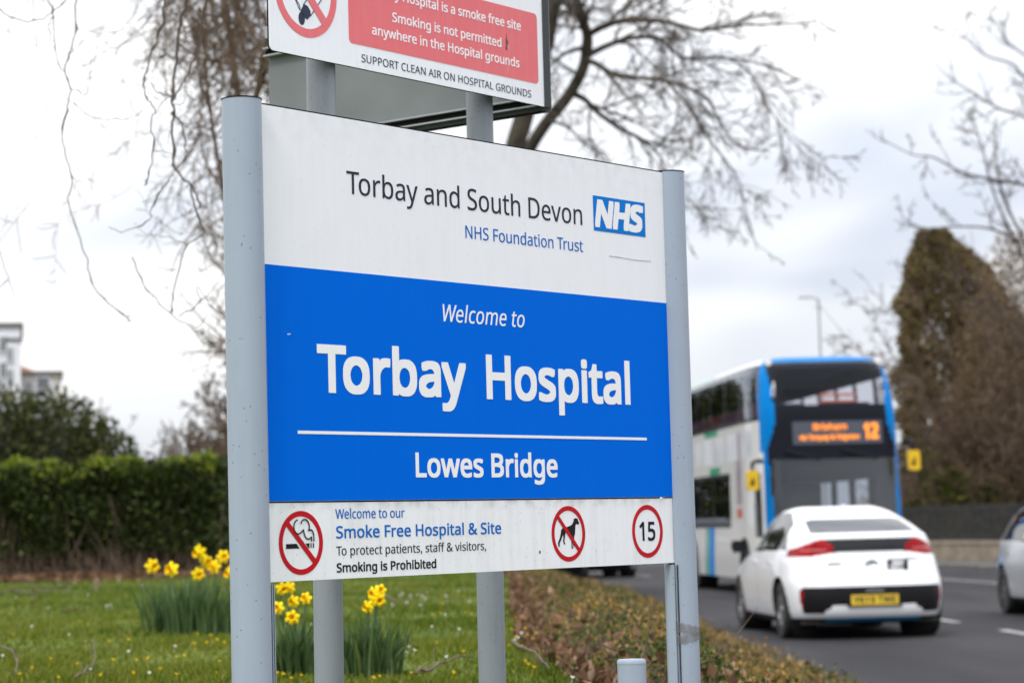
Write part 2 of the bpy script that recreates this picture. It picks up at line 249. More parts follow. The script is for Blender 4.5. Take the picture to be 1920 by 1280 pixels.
p493~|273,438 310,434 344,424 374,407 401,383 422,351 437,313 446,268 449,216 448,181 444,148 437,119 427,93 410,62 390,37 365,17 337,3 306,-5 272,-8 251,-7 231,-4 213,1 197,7 182,15 170,24 158,33 148,44 139,55 134,55 137,20 139,-16 139,-192 68,-192 68,430 126,430 136,371 139,371 148,383 158,394 170,405 182,414 197,422 213,429 231,434 251,437|260,379 233,377 210,371 190,362 174,349 161,333 152,313 145,289 141,261 139,229 139,216 140,182 144,152 150,126 159,103 172,85 188,70 208,59 233,53 261,51 286,53 308,60 326,72 341,88 354,108 364,131 371,157 375,186 376,217 374,252 369,283 360,310 348,334 325,359 296,374
q493~|354,-9 355,25 358,58 354,58 340,40 323,25 303,11 279,1 251,-6 219,-8 182,-5 148,6 119,23 93,48 71,79 56,117 47,162 44,214 46,249 50,282 57,311 67,338 83,368 104,393 129,413 157,427 188,435 221,438 253,436 280,429 304,419 324,405 341,389 355,371 358,371 369,430 425,430 425,-192 354,-192|233,51 260,52 284,58 304,67 320,79 333,96 342,116 349,140 353,168 355,199 355,213 354,252 348,285 340,314 328,337 305,361 273,375 231,379 196,374 167,359 145,334 133,309 124,281 119,249 117,213 119,176 124,145 133,117 146,93 168,70 197,55
r331~|269,438 295,437 319,433 310,368 287,372 264,374 248,373 232,369 217,363 202,355 189,346 176,334 166,321 156,305 149,289 143,270 140,251 139,229 139,0 68,0 68,430 126,430 134,351 137,351 147,367 158,381 170,395 183,407 198,418 214,426 231,433 249,437
s384~|348,119 346,92 339,69 327,49 311,32 292,18 268,6 241,-2 210,-6 176,-8 148,-7 122,-5 99,-1 78,5 59,11 42,19 42,83 60,75 81,67 104,60 128,54 153,50 178,49 211,51 236,57 256,66 269,79 277,94 280,112 279,123 276,132 271,141 264,150 253,158 239,167 222,176 200,185 174,196 148,206 124,217 103,228 84,239 69,252 57,266 48,283 43,302 41,324 46,358 61,386 85,408 109,421 137,430 168,436 202,438 228,437 252,434 275,430 298,424 319,417 339,409 315,353 297,360 278,366 258,372 238,377 218,379 197,380 171,379 149,374 131,366 118,356 111,343 108,328 109,317 113,307 119,298 127,290 139,282 154,274 172,266 193,256 219,246 245,236 268,226 289,215 306,203 321,191 333,176 341,159 346,140
t289~|212,50 245,53 272,59 272,5 263,1 253,-2 240,-4 226,-6 213,-8 200,-8 178,-7 157,-3 138,4 120,13 104,27 91,44 82,66 76,93 74,125 74,375 13,375 13,409 75,437 103,528 144,528 144,430 269,430 269,375 144,375 144,127 146,103 153,83 163,69 177,58 193,52
u496~|427,430 427,0 370,0 359,57 356,57 346,43 334,31 321,20 306,11 290,4 273,-1 256,-5 238,-7 220,-8 187,-6 159,-1 134,8 112,21 95,38 81,59 71,85 65,114 63,148 63,430 135,430 135,153 137,122 145,96 158,76 176,62 200,53 230,51 260,53 285,59 306,69 323,82 336,100 345,121 352,146 356,175 357,206 357,430
v407~|163,0 0,430 75,430 167,176 180,137 193,96 201,63 204,63 214,96 227,138 241,176 332,430 407,430 244,0
w630~|346,243 336,276 328,308 321,335 316,357 313,357 308,335 302,307 294,275 284,242 207,1 127,1 9,431 82,431 141,201 153,154 163,109 169,73 172,73 178,97 185,128 193,160 201,188 277,431 354,431 428,188 440,149 451,109 457,74 460,74 466,108 477,153 489,201 549,431 621,431 502,1 419,1
x424~|170,220 22,430 102,430 213,268 322,430 402,430 253,220 410,0 330,0 213,172 94,0 14,0
y409~|1,430 76,430 169,185 184,144 196,105 205,68 209,68 224,121 245,186 333,430 409,430 224,-59 213,-85 201,-108 188,-130 173,-148 157,-164 138,-176 117,-185 94,-191 67,-192 34,-190 9,-186 9,-130 30,-133 56,-135 72,-134 86,-131 99,-126 110,-118 121,-110 130,-99 138,-87 145,-73 152,-59 174,-2'''


# ------------------------------------------------------------------ mesh helpers
class MB:
    def __init__(s):
        s.v = []; s.f = []; s.m = []

    def add(s, vs_, fs, mi=0):
        o = len(s.v); s.v.extend(vs_)
        s.f.extend([tuple(i + o for i in f) for f in fs]); s.m.extend([mi] * len(fs))

    def box(s, c, size, rot=None, mi=0):
        hx, hy, hz = size[0] / 2, size[1] / 2, size[2] / 2
        vs_ = [Vector((x, y, z)) for x in (-hx, hx) for y in (-hy, hy) for z in (-hz, hz)]
        if rot is not None: vs_ = [rot @ v for v in vs_]
        vs_ = [v + Vector(c) for v in vs_]
        s.add(vs_, [(0, 1, 3, 2), (4, 6, 7, 5), (0, 4, 5, 1), (2, 3, 7, 6), (0, 2, 6, 4), (1, 5, 7, 3)], mi)

    def tube(s, pts, rad, sides=6, mi=0, cap=True):
        n = len(pts); pts = [Vector(p) for p in pts]
        if not isinstance(rad, (list, tuple)): rad = [rad] * n
        t = (pts[1] - pts[0]).normalized()
        a = Vector((0, 0, 1)) if abs(t.z) < 0.9 else Vector((1, 0, 0))
        u = t.cross(a).normalized()
        vs_ = []
        for i in range(n):
            t = (pts[min(i + 1, n - 1)] - pts[max(i - 1, 0)])
            t = t.normalized() if t.length > 1e-9 else Vector((0, 0, 1))
            u = (u - t * u.dot(t))
            u = u.normalized() if u.length > 1e-6 else t.orthogonal().normalized()
            b = t.cross(u)
            for k in range(sides):
                an = 2 * PI * k / sides
                vs_.append(pts[i] + (u * math.cos(an) + b * math.sin(an)) * rad[i])
        fs = []
        for i in range(n - 1):
            for k in range(sides):
                k2 = (k + 1) % sides
                fs.append((i * sides + k, i * sides + k2, (i + 1) * sides + k2, (i + 1) * sides + k))
        if cap:
            fs.append(tuple(range(sides - 1, -1, -1))); fs.append(tuple((n - 1) * sides + k for k in range(sides)))
        s.add(vs_, fs, mi)

    def lathe(s, prof, axis_o, ax, sides=24, mi=0):
        """prof: (radius, along axis)"""
        ax = Vector(ax).normalized(); u = ax.orthogonal().normalized(); b = ax.cross(u); o = Vector(axis_o)
        vs_ = []
        for r, h in prof:
            for k in range(sides):
                an = 2 * PI * k / sides
                vs_.append(o + ax * h + (u * math.cos(an) + b * math.sin(an)) * r)
        fs = []
        for i in range(len(prof) - 1):
            for k in range(sides):
                k2 = (k + 1) % sides
                fs.append((i * sides + k, i * sides + k2, (i + 1) * sides + k2, (i + 1) * sides + k))
        s.add(vs_, fs, mi)

    def build(s, name, mats, parent=None, smooth=0, sharp=40):
        me = bpy.data.meshes.new(name)
        me.from_pydata([tuple(v) for v in s.v], [], s.f)
        if not isinstance(mats, (list, tuple)): mats = [mats]
        for m in mats: me.materials.append(m)
        if len(mats) > 1: me.polygons.foreach_set('material_index', s.m)
        if smooth:
            me.polygons.foreach_set('use_smooth', [True] * len(me.polygons))
            if sharp: me.set_sharp_from_angle(angle=R(sharp))
        me.update()
        o = bpy.data.objects.new(name, me); COL.objects.link(o)
        if parent: o.parent = parent
        return o


def tag(o, label=None, cat=None, group=None, kind=None):
    if label: o['label'] = label
    if cat: o['category'] = cat
    if group: o['group'] = group
    if kind: o['kind'] = kind
    return o


def empty(name, loc, rz=0.0):
    o = bpy.data.objects.new(name, None); COL.objects.link(o)
    o.location = loc; o.rotation_euler = (0, 0, rz); o.empty_display_size = 0.2
    return o


def copy_tree(o, parent=None):
    c = o.copy(); COL.objects.link(c)
    if parent: c.parent = parent
    for ch in list(o.children): copy_tree(ch, c)
    return c


def extrude_poly(poly, h0, h1, axes=(0, 2, 1)):
    """prism: 2D polygon in the plane of axes[0], axes[1], swept along axes[2]"""
    n = len(poly); vs_ = []
    for h in (h0, h1):
        for a, b in poly:
            p = [0, 0, 0]; p[axes[0]] = a; p[axes[1]] = b; p[axes[2]] = h
            vs_.append(Vector(p))
    fs = [tuple(range(n)), tuple(range(2 * n - 1, n - 1, -1))] + [(i, n + i, n + (i + 1) % n, (i + 1) % n) for i in range(n)]
    return vs_, fs


def fill(name, contours, mat_, parent, n=0.0006, thick=0.0004, offset=0.0, frame=None):
    """flat marks (letters, icons): closed contours in sign metres (u right, v down) filled even-odd and laid n in front"""
    cu = bpy.data.curves.new(name, 'CURVE'); cu.dimensions = '2D'; cu.fill_mode = 'BOTH'
    cu.extrude = thick / 2; cu.offset = offset
    for c in contours:
        sp = cu.splines.new('POLY'); sp.points.add(len(c) - 1); sp.use_cyclic_u = True
        for i, (x, y) in enumerate(c): sp.points[i].co = (x, -y, 0, 1)
    o = bpy.data.objects.new(name, cu); COL.objects.link(o)
    dg = bpy.context.evaluated_depsgraph_get()
    me = bpy.data.meshes.new_from_object(o.evaluated_get(dg))
    COL.objects.unlink(o); bpy.data.objects.remove(o); bpy.data.curves.remove(cu)
    me.name = name
    for v in me.vertices:
        x, y, z = v.co; v.co = (x, -(n + z), y)
    if frame is not None: me.transform(frame)
    me.materials.clear(); me.materials.append(mat_)
    ob = bpy.data.objects.new(name, me); COL.objects.link(ob)
    if parent: ob.parent = parent
    return ob


GL = {}
for ln in GLYPHS.split('\n'):
    ch = ln[0]; k = 1
    while k < len(ln) and (ln[k].isdigit()): k += 1
    # first number is the advance; contours follow after '&'-free separator
    adv, _, rest = ln[1:].partition('~')
    cs = [[tuple(int(q) for q in p.split(',')) for p in c.split(' ')] for c in rest.split('|') if c] if rest else []
    GL[ch] = (int(adv), cs)
KERN = {'To': -62, 'Tr': -50, 'We': -24, 'LE': 0, 'TA': -40, 'AL': 0, 'ay': -6, 'ov': -4, 'ev': -4, 'yw': -6, 'Y ': -10, 'Pa': -10, 'TW': 0}


def text_contours(s, cap, sx, track=0, shear=0.0):
    x = 0; out = []; k = cap / 573.0
    for i, ch in enumerate(s):
        adv, cs = GL[ch]
        for c in cs: out.append([((x + a) * k * sx + b * k * shear, -b * k) for a, b in c])
        x += adv + track + KERN.get(s[i:i + 2], 0)
    return out


def text(name, s, u0, u1, base, cap, mat_, parent, stem=None, shear=0.0, track=0, n=0.0006, thick=0.0004, frame=None):
    """one line of lettering from u0 to u1 on baseline v=base with the given cap height; stem = stroke width as a share of it"""
    c = text_contours(s, cap, 1.0, track, shear)
    a = min(p[0] for q in c for p in q); b = max(p[0] for q in c for p in q)
    off = 0.0
    sx = (u1 - u0) / (b - a)
    if stem:
        for _ in range(3):
            off = (stem * cap - 74 * cap / 573 * sx) / 2
            sx = (u1 - u0 - 2 * off) / (b - a)
        off = (stem * cap - 74 * cap / 573 * sx) / 2
    c = text_contours(s, cap - 2 * off, sx * cap / (cap - 2 * off), track, shear)
    a = min(p[0] for q in c for p in q)
    c = [[(p[0] - a + u0 + off, p[1] + base - off) for p in q] for q in c]
    o = fill(name, c, mat_, parent, n, thick, 0.0, frame)
    if off > 0:                      # embolden: the sheet is laid again a hair higher, shifted round a small octagon
        v = []; f = []
        base_v = [p.co.copy() for p in o.data.vertices]; base_f = [tuple(p.vertices) for p in o.data.polygons]
        sh = [(0, 0), (1, 0), (-1, 0), (0, 1), (0, -1), (.97, .97), (-.97, .97), (.97, -.97), (-.97, -.97)]
        up = (frame.to_3x3() if frame is not None else Matrix.Identity(3))
        for i, (a_, b_) in enumerate(sh):
            d = up @ Vector((a_ * off, -0.000012 * i, b_ * off)); k = len(v)
            v += [p + d for p in base_v]; f += [tuple(q + k for q in p) for p in base_f]
        me = bpy.data.meshes.new(name); me.from_pydata([tuple(p) for p in v], [], f); me.materials.append(mat_); me.update()
        old = o.data; o.data = me; bpy.data.meshes.remove(old)
    return o


def circle(cu_, cv, r, n=72):
    return [(cu_ + r * math.cos(2 * PI * i / n), cv + r * math.sin(2 * PI * i / n)) for i in range(n)]


def ribbon(pts, wd):
    """closed outline of a stroke of width wd along pts"""
    ps = [Vector(p) for p in pts]; n = len(ps); a = []; b = []
    for i in range(n):
        t = (ps[min(i + 1, n - 1)] - ps[max(i - 1, 0)]).normalized(); nn = Vector((-t.y, t.x)) * wd / 2
        a.append(tuple(ps[i] + nn)); b.append(tuple(ps[i] - nn))
    return a + b[::-1]


def smooth_line(pts, k=5):
    """Catmull-Rom through pts (any dimension)"""
    ps = [Vector(p) for p in pts]; n = len(ps); out = []
    for i in range(n - 1):
        p0, p1, p2, p3 = ps[max(i - 1, 0)], ps[i], ps[i + 1], ps[min(i + 2, n - 1)]
        for j in range(k):
            t = j / k
            out.append(0.5 * ((2 * p1) + (p2 - p0) * t + (2 * p0 - 5 * p1 + 4 * p2 - p3) * t * t + (3 * p1 - p0 - 3 * p2 + p3) * t ** 3))
    out.append(ps[-1])
    return out


def interp(tab, x):
    if x <= tab[0][0]: return tab[0][1]
    for (a, p), (b, q) in zip(tab, tab[1:]):
        if x <= b: return p + (q - p) * (x - a) / (b - a)
    return tab[-1][1]


def sstep(a, b, x):
    t = min(1, max(0, (x - a) / (b - a))); return t * t * (3 - 2 * t)

# ------------------------------------------------------------------ the setting: ground, road, pavement
def _xc_table():
    tab = []; x = 5.5 + (28 + 30) * math.tan(R(2.4)); y = -30.0
    while y < 220:
        tab.append((y, x))
        h = 2.4 if y < 42 else min(16.0, 2.4 + 0.25 * (y - 42))
        x -= math.tan(R(h)) * 2; y += 2
    return tab


XC_TAB = _xc_table()
def xc(y): return interp(XC_TAB, y)          # centre line of the road
XL_TAB = [(-30, 2.3), (14, 2.12), (28, 2.0), (37, 1.52)]
def xl(y): return interp(XL_TAB, y) if y < 37 else xc(y) - 3.6 - 0.08 * max(0, min(y, 70) - 38)
def xr(y): return xc(y) + 7.6
def lawn_z(y): return 0.75 - 0.42 * sstep(9.5, 4.5, y)
X0_TAB = [(2, 0.55), (7.4, 0.46), (8.7, 0.27), (9.9, 0.12), (11.8, 0.035), (15, 0.0), (26, -0.04), (45, -0.4)]
def x0(y): return min(interp(X0_TAB, y), xl(y) - 1.2)   # where the lawn stops and the planting starts


def bed_z(x, y):
    a, b = x0(y), xl(y) - 0.15
    t = min(1, max(0, (x - a) / (b - a)))
    return lawn_z(y) * (1 - t) + 0.10 * t


def terrain(x, y):
    if x < x0(y): return lawn_z(y)
    if x < xl(y): return bed_z(x, y)
    return 0.0


def grid(name, ys, xf, zf, m, n, parent=None):
    b = MB(); vs_ = []; fs = []
    for y in ys:
        a, c = xf(y)
        for i in range(n + 1):
            x = a + (c - a) * i / n; vs_.append(Vector((x, y, zf(x, y))))
    for j in range(len(ys) - 1):
        for i in range(n):
            k = j * (n + 1) + i; fs.append((k, k + 1, k + n + 2, k + n + 1))
    b.add(vs_, fs)
    o = b.build(name, m, parent, smooth=1, sharp=0)
    tag(o, kind='structure'); return o


m_far = mat('far ground', (0.07, 0.085, 0.035), (0.11, 0.10, 0.06), 0.15, 0.9)
m_lawn = mat('lawn turf', (0.055, 0.090, 0.008), (0.095, 0.13, 0.016), 1.1, 0.9, bump=0.6, bscale=60, spec=0.2, detail=8)
m_soil = mat('leaf mould', (0.06, 0.042, 0.028), (0.13, 0.085, 0.052), 9, 0.95, bump=0.8, bscale=40, spec=0.1)
m_road = mat('worn asphalt', (0.026, 0.026, 0.029), (0.052, 0.050, 0.054), 0.45, 0.85, bump=0.35, bscale=160, stretch=(1.6, 0.35, 1), spec=0.12, detail=9, lo=0.3, hi=0.7)
m_pave = mat('pavement slabs', (0.055, 0.053, 0.05), (0.085, 0.08, 0.075), 1.2, 0.85, bump=0.2, bscale=50)
m_kerb = mat('kerb concrete', (0.085, 0.083, 0.078), (0.13, 0.125, 0.115), 3, 0.85, bump=0.3)
m_mark = mat('worn road paint', (0.20, 0.20, 0.20), (0.42, 0.42, 0.41), 5, 0.7, detail=8)

g = MB(); g.add([Vector((-900, -200, -0.06)), Vector((900, -200, -0.06)), Vector((900, 2200, -0.06)), Vector((-900, 2200, -0.06))], [(0, 1, 2, 3)])
tag(g.build('ground', m_far), kind='structure')
ysl = [2 + i * 0.75 for i in range(60)]
grid('lawn', ysl, lambda y: (-40, x0(y)), lambda x, y: lawn_z(y) + 0.018 * math.sin(x * 2.1 + y * 0.8) * math.sin(y * 1.3), m_lawn, 90)
grid('planting_bed', ysl, lambda y: (x0(y), xl(y) - 0.13), lambda x, y: bed_z(x, y), m_soil, 14)
ysr = [-20 + 2.0 * i for i in range(85)]
grid('road', ysr, lambda y: (xl(y), xr(y)), lambda x, y: 0.0, m_road, 10)


def strip(b, ys, fa, fb, z):
    vs_ = []; fs = []
    for y in ys:
        vs_.append(Vector((fa(y), y, z))); vs_.append(Vector((fb(y), y, z)))
    for i in range(len(ys) - 1): fs.append((2 * i, 2 * i + 1, 2 * i + 3, 2 * i + 2))
    b.add(vs_, fs)


mk = MB()
y = -14.0
while y < 120:                                    # centre line: long dashes
    ye = y + 4.0
    strip(mk, [y + k for k in range(5)], lambda q: xc(q) - 0.06, lambda q: xc(q) + 0.06, 0.004)
    y += 6.3
strip(mk, [-14 + 2 * k for k in range(70)], lambda q: xc(q) + 4.55, lambda q: xc(q) + 4.67, 0.004)   # lane edge line
tag(mk.build('road_markings', m_mark), kind='structure')


def kerb(name, ys, f, wd, side):
    b = MB(); vs_ = []; fs = []
    for y in ys:
        x = f(y)
        prof = [(x, -0.02), (x, 0.10), (x + side * 0.02, 0.12), (x + side * wd, 0.12), (x + side * wd, -0.02)]
        vs_ += [Vector((p, y, q)) for p, q in prof]
    for i in range(len(ys) - 1):
        for k in range(4): fs.append((5 * i + k, 5 * i + k + 1, 5 * i + k + 6, 5 * i + k + 5))
    b.add(vs_, fs); tag(b.build(name, m_kerb), kind='structure')


kerb('kerb_roadside', ysr, xr, 0.14, 1)
kerb('kerb_planting', ysr, lambda y: xl(y), 0.125, -1)
WALL = [(21.0, 30.0), (17.2, 45.0), (14.9, 56.0), (12.4, 66.0), (9.2, 79.0), (4.0, 96.0), (-4, 118)]
def wall_x(y): return interp([(b, a) for a, b in WALL], y)
ysp = [26 + 2.0 * i for i in range(46)]
grid('pavement', ysp, lambda y: (xr(y) + 0.14, max(wall_x(y) + 0.4, xr(y) + 0.5)), lambda x, y: 0.116, m_pave, 4)

# ------------------------------------------------------------------ stone wall with railings on top
m_stone = mat('weathered stone', (0.16, 0.13, 0.095), (0.30, 0.25, 0.19), 2.2, 0.9, bump=0.9, bscale=7, detail=6)
m_iron = mat('dark painted iron', (0.012, 0.012, 0.014), (0.03, 0.028, 0.026), 4, 0.6)
wb = MB(); cb = MB()
for (ax, ay), (bx, by) in zip(WALL, WALL[1:]):
    d = Vector((bx - ax, by - ay, 0)); ln = d.length; d.normalize(); nn = Vector((d.y, -d.x, 0))
    rot = Matrix((d, -nn, Vector((0, 0, 1)))).transposed()
    mid = Vector(((ax + bx) / 2, (ay + by) / 2, 0))
    wb.box(mid + Vector((0, 0, 0.33)), (ln - 0.002, 0.30, 0.46), rot)
    q = 0.0
    while q < ln - 0.01:                                   # coping stones, each a little different
        sl = min(random.uniform(0.7, 1.1), ln - q)
        cb.box(Vector((ax, ay, 0)) + d * (q + sl / 2) + Vector((0, 0, 0.60 + random.uniform(0, 0.012))), (sl - 0.012, 0.36, 0.09), rot)
        q += sl
wall = wb.build('stone_wall', m_stone)
tag(wall, 'low weathered stone wall beyond the far pavement, under the dark railings', 'wall')
cb.build('coping', mat('coping stone', (0.20, 0.17, 0.13), (0.33, 0.28, 0.22), 3, 0.9, bump=0.5), wall)
rail = MB(); bars = MB(); posts = []
for (ax, ay), (bx, by) in zip(WALL[1:6], WALL[2:6]):
    d = Vector((bx - ax, by - ay, 0)); ln = d.length; d.normalize()
    nn = Vector((d.y, -d.x, 0)); rot = Matrix((d, -nn, Vector((0, 0, 1)))).transposed()
    o = Vector((ax, ay, 0.65))
    for h in (0.10, 0.88): rail.box(o + d * (ln / 2) + Vector((0, 0, h)), (ln - 0.003, 0.025, 0.05), rot)
    for k in range(int(ln / 0.085)):
        bars.box(o + d * (k + 0.5) * 0.085 + Vector((0, 0, 0.49)), (0.024, 0.02, 0.98), rot)
    for k in range(int(ln / 2.6) + 1):
        p = MB(); p.box(o + d * (k * 2.6) + Vector((0, 0, 0.52)), (0.06, 0.06, 1.04), rot); posts.append(p)
fe = bars.build('iron_railings', m_iron)
tag(fe, 'dark iron railings standing on top of the low stone wall', 'railing')
rail.build('rail', m_iron, fe); 
for p in posts: p.build('post', m_iron, fe)

# ------------------------------------------------------------------ white building far left
m_white = mat('white render', (0.62, 0.64, 0.70), (0.74, 0.75, 0.78), 0.6, 0.8)
m_cream = mat('cream render', (0.60, 0.56, 0.48), (0.70, 0.66, 0.58), 0.8, 0.8)
m_pane = mat('dark window glass', (0.045, 0.055, 0.07), None, rough=0.08, spec=0.8)
m_wframe = mat('window frame', (0.55, 0.56, 0.58))
m_tile = mat('orange roof tile', (0.30, 0.11, 0.05), (0.38, 0.17, 0.08), 5, 0.8)
m_lead = mat('grey flat roof edge', (0.12, 0.115, 0.11))


def window(parent, c, wd, ht, face='y'):
    b = MB(); p = MB()
    fr = 0.07
    for s in (-1, 1):
        b.box((c[0] + s * (wd / 2 - fr / 2), c[1] - 0.03, c[2]), (fr, 0.1, ht))
        b.box((c[0], c[1] - 0.03, c[2] + s * (ht / 2 - fr / 2)), (wd - 2 * fr, 0.1, fr))
    b.box((c[0], c[1] - 0.03, c[2]), (0.05, 0.09, ht - 2 * fr))
    o = b.build('window', m_wframe, parent)
    p.box((c[0], c[1] - 0.01, c[2]), (wd - 2 * fr, 0.03, ht - 2 * fr)); p.build('pane', m_pane, o)


by_ = 118.0
bl = empty('white_building', at(-40, 1005, by_) * 1.0); bl.location.z = 0; bl.rotation_euler = (0, 0, 0.205)
tag(bl, 'white rendered block with tall stepped bays and a flat roof, at the left edge', 'building')
def bx(px): return (px - 960) / FPX * by_ - bl.location.x
def bz(py): return (1014 - py) / FPX * by_ + CAM_H
b = MB(); b.box(((bx(-200) + bx(34)) / 2, 4.5, bz(607) / 2), (bx(34) - bx(-200), 8, bz(607))); b.build('wall', m_white, bl)
b = MB(); b.box(((bx(8) + bx(33)) / 2, -0.6, bz(640) / 2), (bx(33) - bx(8), 2.2, bz(640))); b.build('bay', m_white, bl)
b = MB(); b.box(((bx(8) + bx(33)) / 2, -0.6, bz(640) + 0.06), (bx(33) - bx(8) + 0.15, 2.4, 0.13)); b.build('bay_roof', m_lead, bl)
b = MB(); b.box(((bx(-200) + bx(34)) / 2, 4.5, bz(607) + 0.1), (bx(34) - bx(-200) + 0.3, 8.3, 0.2)); b.build('roof', m_lead, bl)
for py in (655, 695, 735, 775): window(bl, (bx(14), -1.72, bz(py + 12)), 0.34, 0.8)
for px in (-30, -10):
    for py in (640, 690, 740): window(bl, (bx(px + 12), 0.48, bz(py)), 0.42, 0.85)
vl = empty('cream_villa', (bl.location.x + bx(28), by_ + 6, 0), 0.2)
tag(vl, 'low pale villa with an orange tiled hip roof, just right of the white block', 'building')
k_ = (by_ + 6) / by_
def cx(px): return (bx(px) - bx(68)) * k_
zt = bz(703) * k_
b = MB(); b.box(((cx(31) + cx(104)) / 2, 3, zt / 2), (cx(104) - cx(31), 6, zt)); b.build('wall', m_cream, vl)
b = MB(); b.box(((cx(54) + cx(92)) / 2, -0.3, zt / 2 - 0.2), (cx(92) - cx(54), 0.8, zt - 0.4)); b.build('bay', m_white, vl)
b = MB(); b.box(((cx(28) + cx(106)) / 2, 3, zt + 0.06), (cx(106) - cx(28) + 0.2, 6.6, 0.16)); b.build('eaves', m_lead, vl)
x_0, x_1 = cx(10), cx(58)
b = MB(); b.add([Vector((x_0, 0.1, zt + .15)), Vector((x_1, 0.1, zt + .15)), Vector((x_1, 6, zt + .15)), Vector((x_0, 6, zt + .15)), Vector((cx(22), 3, bz(675) * k_)), Vector((cx(40), 3, bz(682) * k_))],
                [(0, 1, 5, 4), (2, 3, 4, 5), (1, 2, 5), (3, 0, 4)]); b.build('roof', m_tile, vl)
window(vl, (cx(72), -0.74, bz(722) * k_), 0.62, 0.72); window(vl, (cx(44), -0.02, bz(728) * k_), 0.3, 0.7)

# ------------------------------------------------------------------ street lamp on the far pavement
m_galv = mat('galvanised steel', (0.28, 0.29, 0.30), (0.36, 0.37, 0.38), 6, 0.5, metal=0.6)
lp = at(1547, 900, 77.0); lamp = empty('street_lamp', (lp.x, lp.y, 0.116))
tag(lamp, 'tall thin grey street lamp with a short arm, rising behind the bus', 'street lamp')
top = at(1542, 560, 77.0).z - 0.116
b = MB(); b.lathe([(0.09, 0), (0.09, 1.2), (0.05, 1.3), (0.032, top)], (0, 0, 0), (0, 0, 1), 10); b.build('column', m_galv, lamp, 1)
b = MB(); b.tube([(0, 0, top - 0.05), (-0.05, 0, top + 0.02), (-0.30, 0, top + 0.05)], 0.018, 6); b.build('arm', m_galv, lamp)
b = MB(); b.box((-0.48, 0, top + 0.05), (0.30, 0.11, 0.045)); b.build('lantern', mat('lantern', (0.25, 0.25, 0.26)), lamp)

# ------------------------------------------------------------------ main hospital sign
SY = R(38.478)                       # the sign runs away to the right at this angle from the view
m_panel = paintmat('white sign sheet', (0.80, 0.82, 0.86), (0.50, 0.51, 0.50), 0.5, 0.35, 0.09, top_grime=(1.895, 0.10, 0.22))
m_panel2 = paintmat('white notice sheet', (0.80, 0.82, 0.855), (0.36, 0.36, 0.33), 0.5, 0.55, 0.20, top_grime=(1.034, 0.030, 0.6))
m_blue = paintmat('blue vinyl', (0.0, 0.128, 0.68), (0.0, 0.150, 0.66), 0.45, 0.04, 0.25, spec=0.015)
m_white_v = paintmat('white vinyl', (0.82, 0.83, 0.85), (0.6, 0.62, 0.64), 0.4, 0.0, 0.12)
m_black_v = mat('black vinyl', (0.010, 0.011, 0.016), None, rough=0.5, spec=0.1)
m_dark_v = mat('dark grey vinyl', (0.026, 0.029, 0.042), None, rough=0.5, spec=0.1)
m_nhsblue = mat('light blue vinyl', (0.0, 0.175, 0.60), None, rough=0.5, spec=0.06)
m_midblue = mat('mid blue vinyl', (0.0, 0.125, 0.48), None, rough=0.5, spec=0.08)
m_red_v = mat('red vinyl', (0.50, 0.006, 0.014), (0.44, 0.010, 0.018), 30, 0.5, spec=0.1)
m_post = paintmat('grey powder coat', (0.300, 0.355, 0.435), (0.10, 0.11, 0.12), 0.42, 0.75, 0.07)
m_pole = paintmat('grey galvanised pole', (0.235, 0.262, 0.295), (0.09, 0.09, 0.09), 0.42, 0.7, 0.22)
m_gasket = mat('black rubber', (0.010, 0.010, 0.011), rough=0.8, spec=0.08)

ZT = 0.935942 + CAM_H                # top edge of the sign
GZ = 0.34                            # ground at its feet
sign = empty('hospital_sign', (-0.53981, 5.2, GZ), PI / 2 - SY)
tag(sign, 'large blue and white hospital name sign between two round grey posts', 'sign')
W_, H_, HB1, HB2 = 1.5346, 1.0357, 0.3495, 0.8645
zt = ZT - GZ                         # local height of the top edge
fr = Matrix.Translation((0, 0, zt))


def sheet(name, u0, u1, v0, v1, n0, n1, m, parent, bev=0.0):
    b = MB(); b.box(((u0 + u1) / 2, -(n0 + n1) / 2, zt - (v0 + v1) / 2), (u1 - u0, abs(n1 - n0), v1 - v0))
    return b.build(name, m, parent)


main = sheet('main_panel', 0.0, W_, 0.0, HB2 - 0.0015, -0.028, 0.0, m_panel, sign)
sheet('trim', 0.002, W_ - 0.002, -0.0035, 0.0, -0.026, -0.002, m_gasket, main)
blue = sheet('blue_field', 0.0005, W_ - 0.0005, HB1, HB2 - 0.002, 0.0, 0.0006, m_blue, main)
note = sheet('notice_panel', 0.0, W_ + 0.001, HB2 + 0.002, H_, -0.026, -0.0015, m_panel2, sign)
sheet('back_rail', 0.02, W_ - 0.02, HB2 - 0.03, HB2 + 0.03, -0.05, -0.029, m_gasket, sign)

T = lambda s, *a, par=main, **k: text('lettering', s, *a, par, frame=fr, **k)
T('Torbay and South Devon', 0.2821, 1.1672, 0.1707, 0.0515, m_dark_v, stem=0.145)
T('NHS Foundation Trust', 0.6993, 1.1671, 0.2395, 0.0300, m_midblue, stem=0.145)
nb = fill('logo_box', [[(1.2156, 0.0896), (1.4446, 0.0896), (1.4440, 0.1802), (1.2164, 0.1802)]], m_nhsblue, main, frame=fr)
text('logo_lettering', 'NHS', 1.2215, 1.4390, 0.1708, 0.0725, m_white_v, nb, stem=0.285, shear=0.20, track=-26, n=0.0011, frame=fr)
T('Welcome to', 0.607, 0.9178, 0.4444, 0.0405, m_white_v, stem=0.14, shear=0.20, track=10, n=0.0012, par=blue)
T('Torbay', 0.1716, 0.6874, 0.6239, 0.1075, m_white_v, stem=0.225, n=0.0012, par=blue)
T('Hospital', 0.7633, 1.3525, 0.6239, 0.1075, m_white_v, stem=0.215, n=0.0012, par=blue)
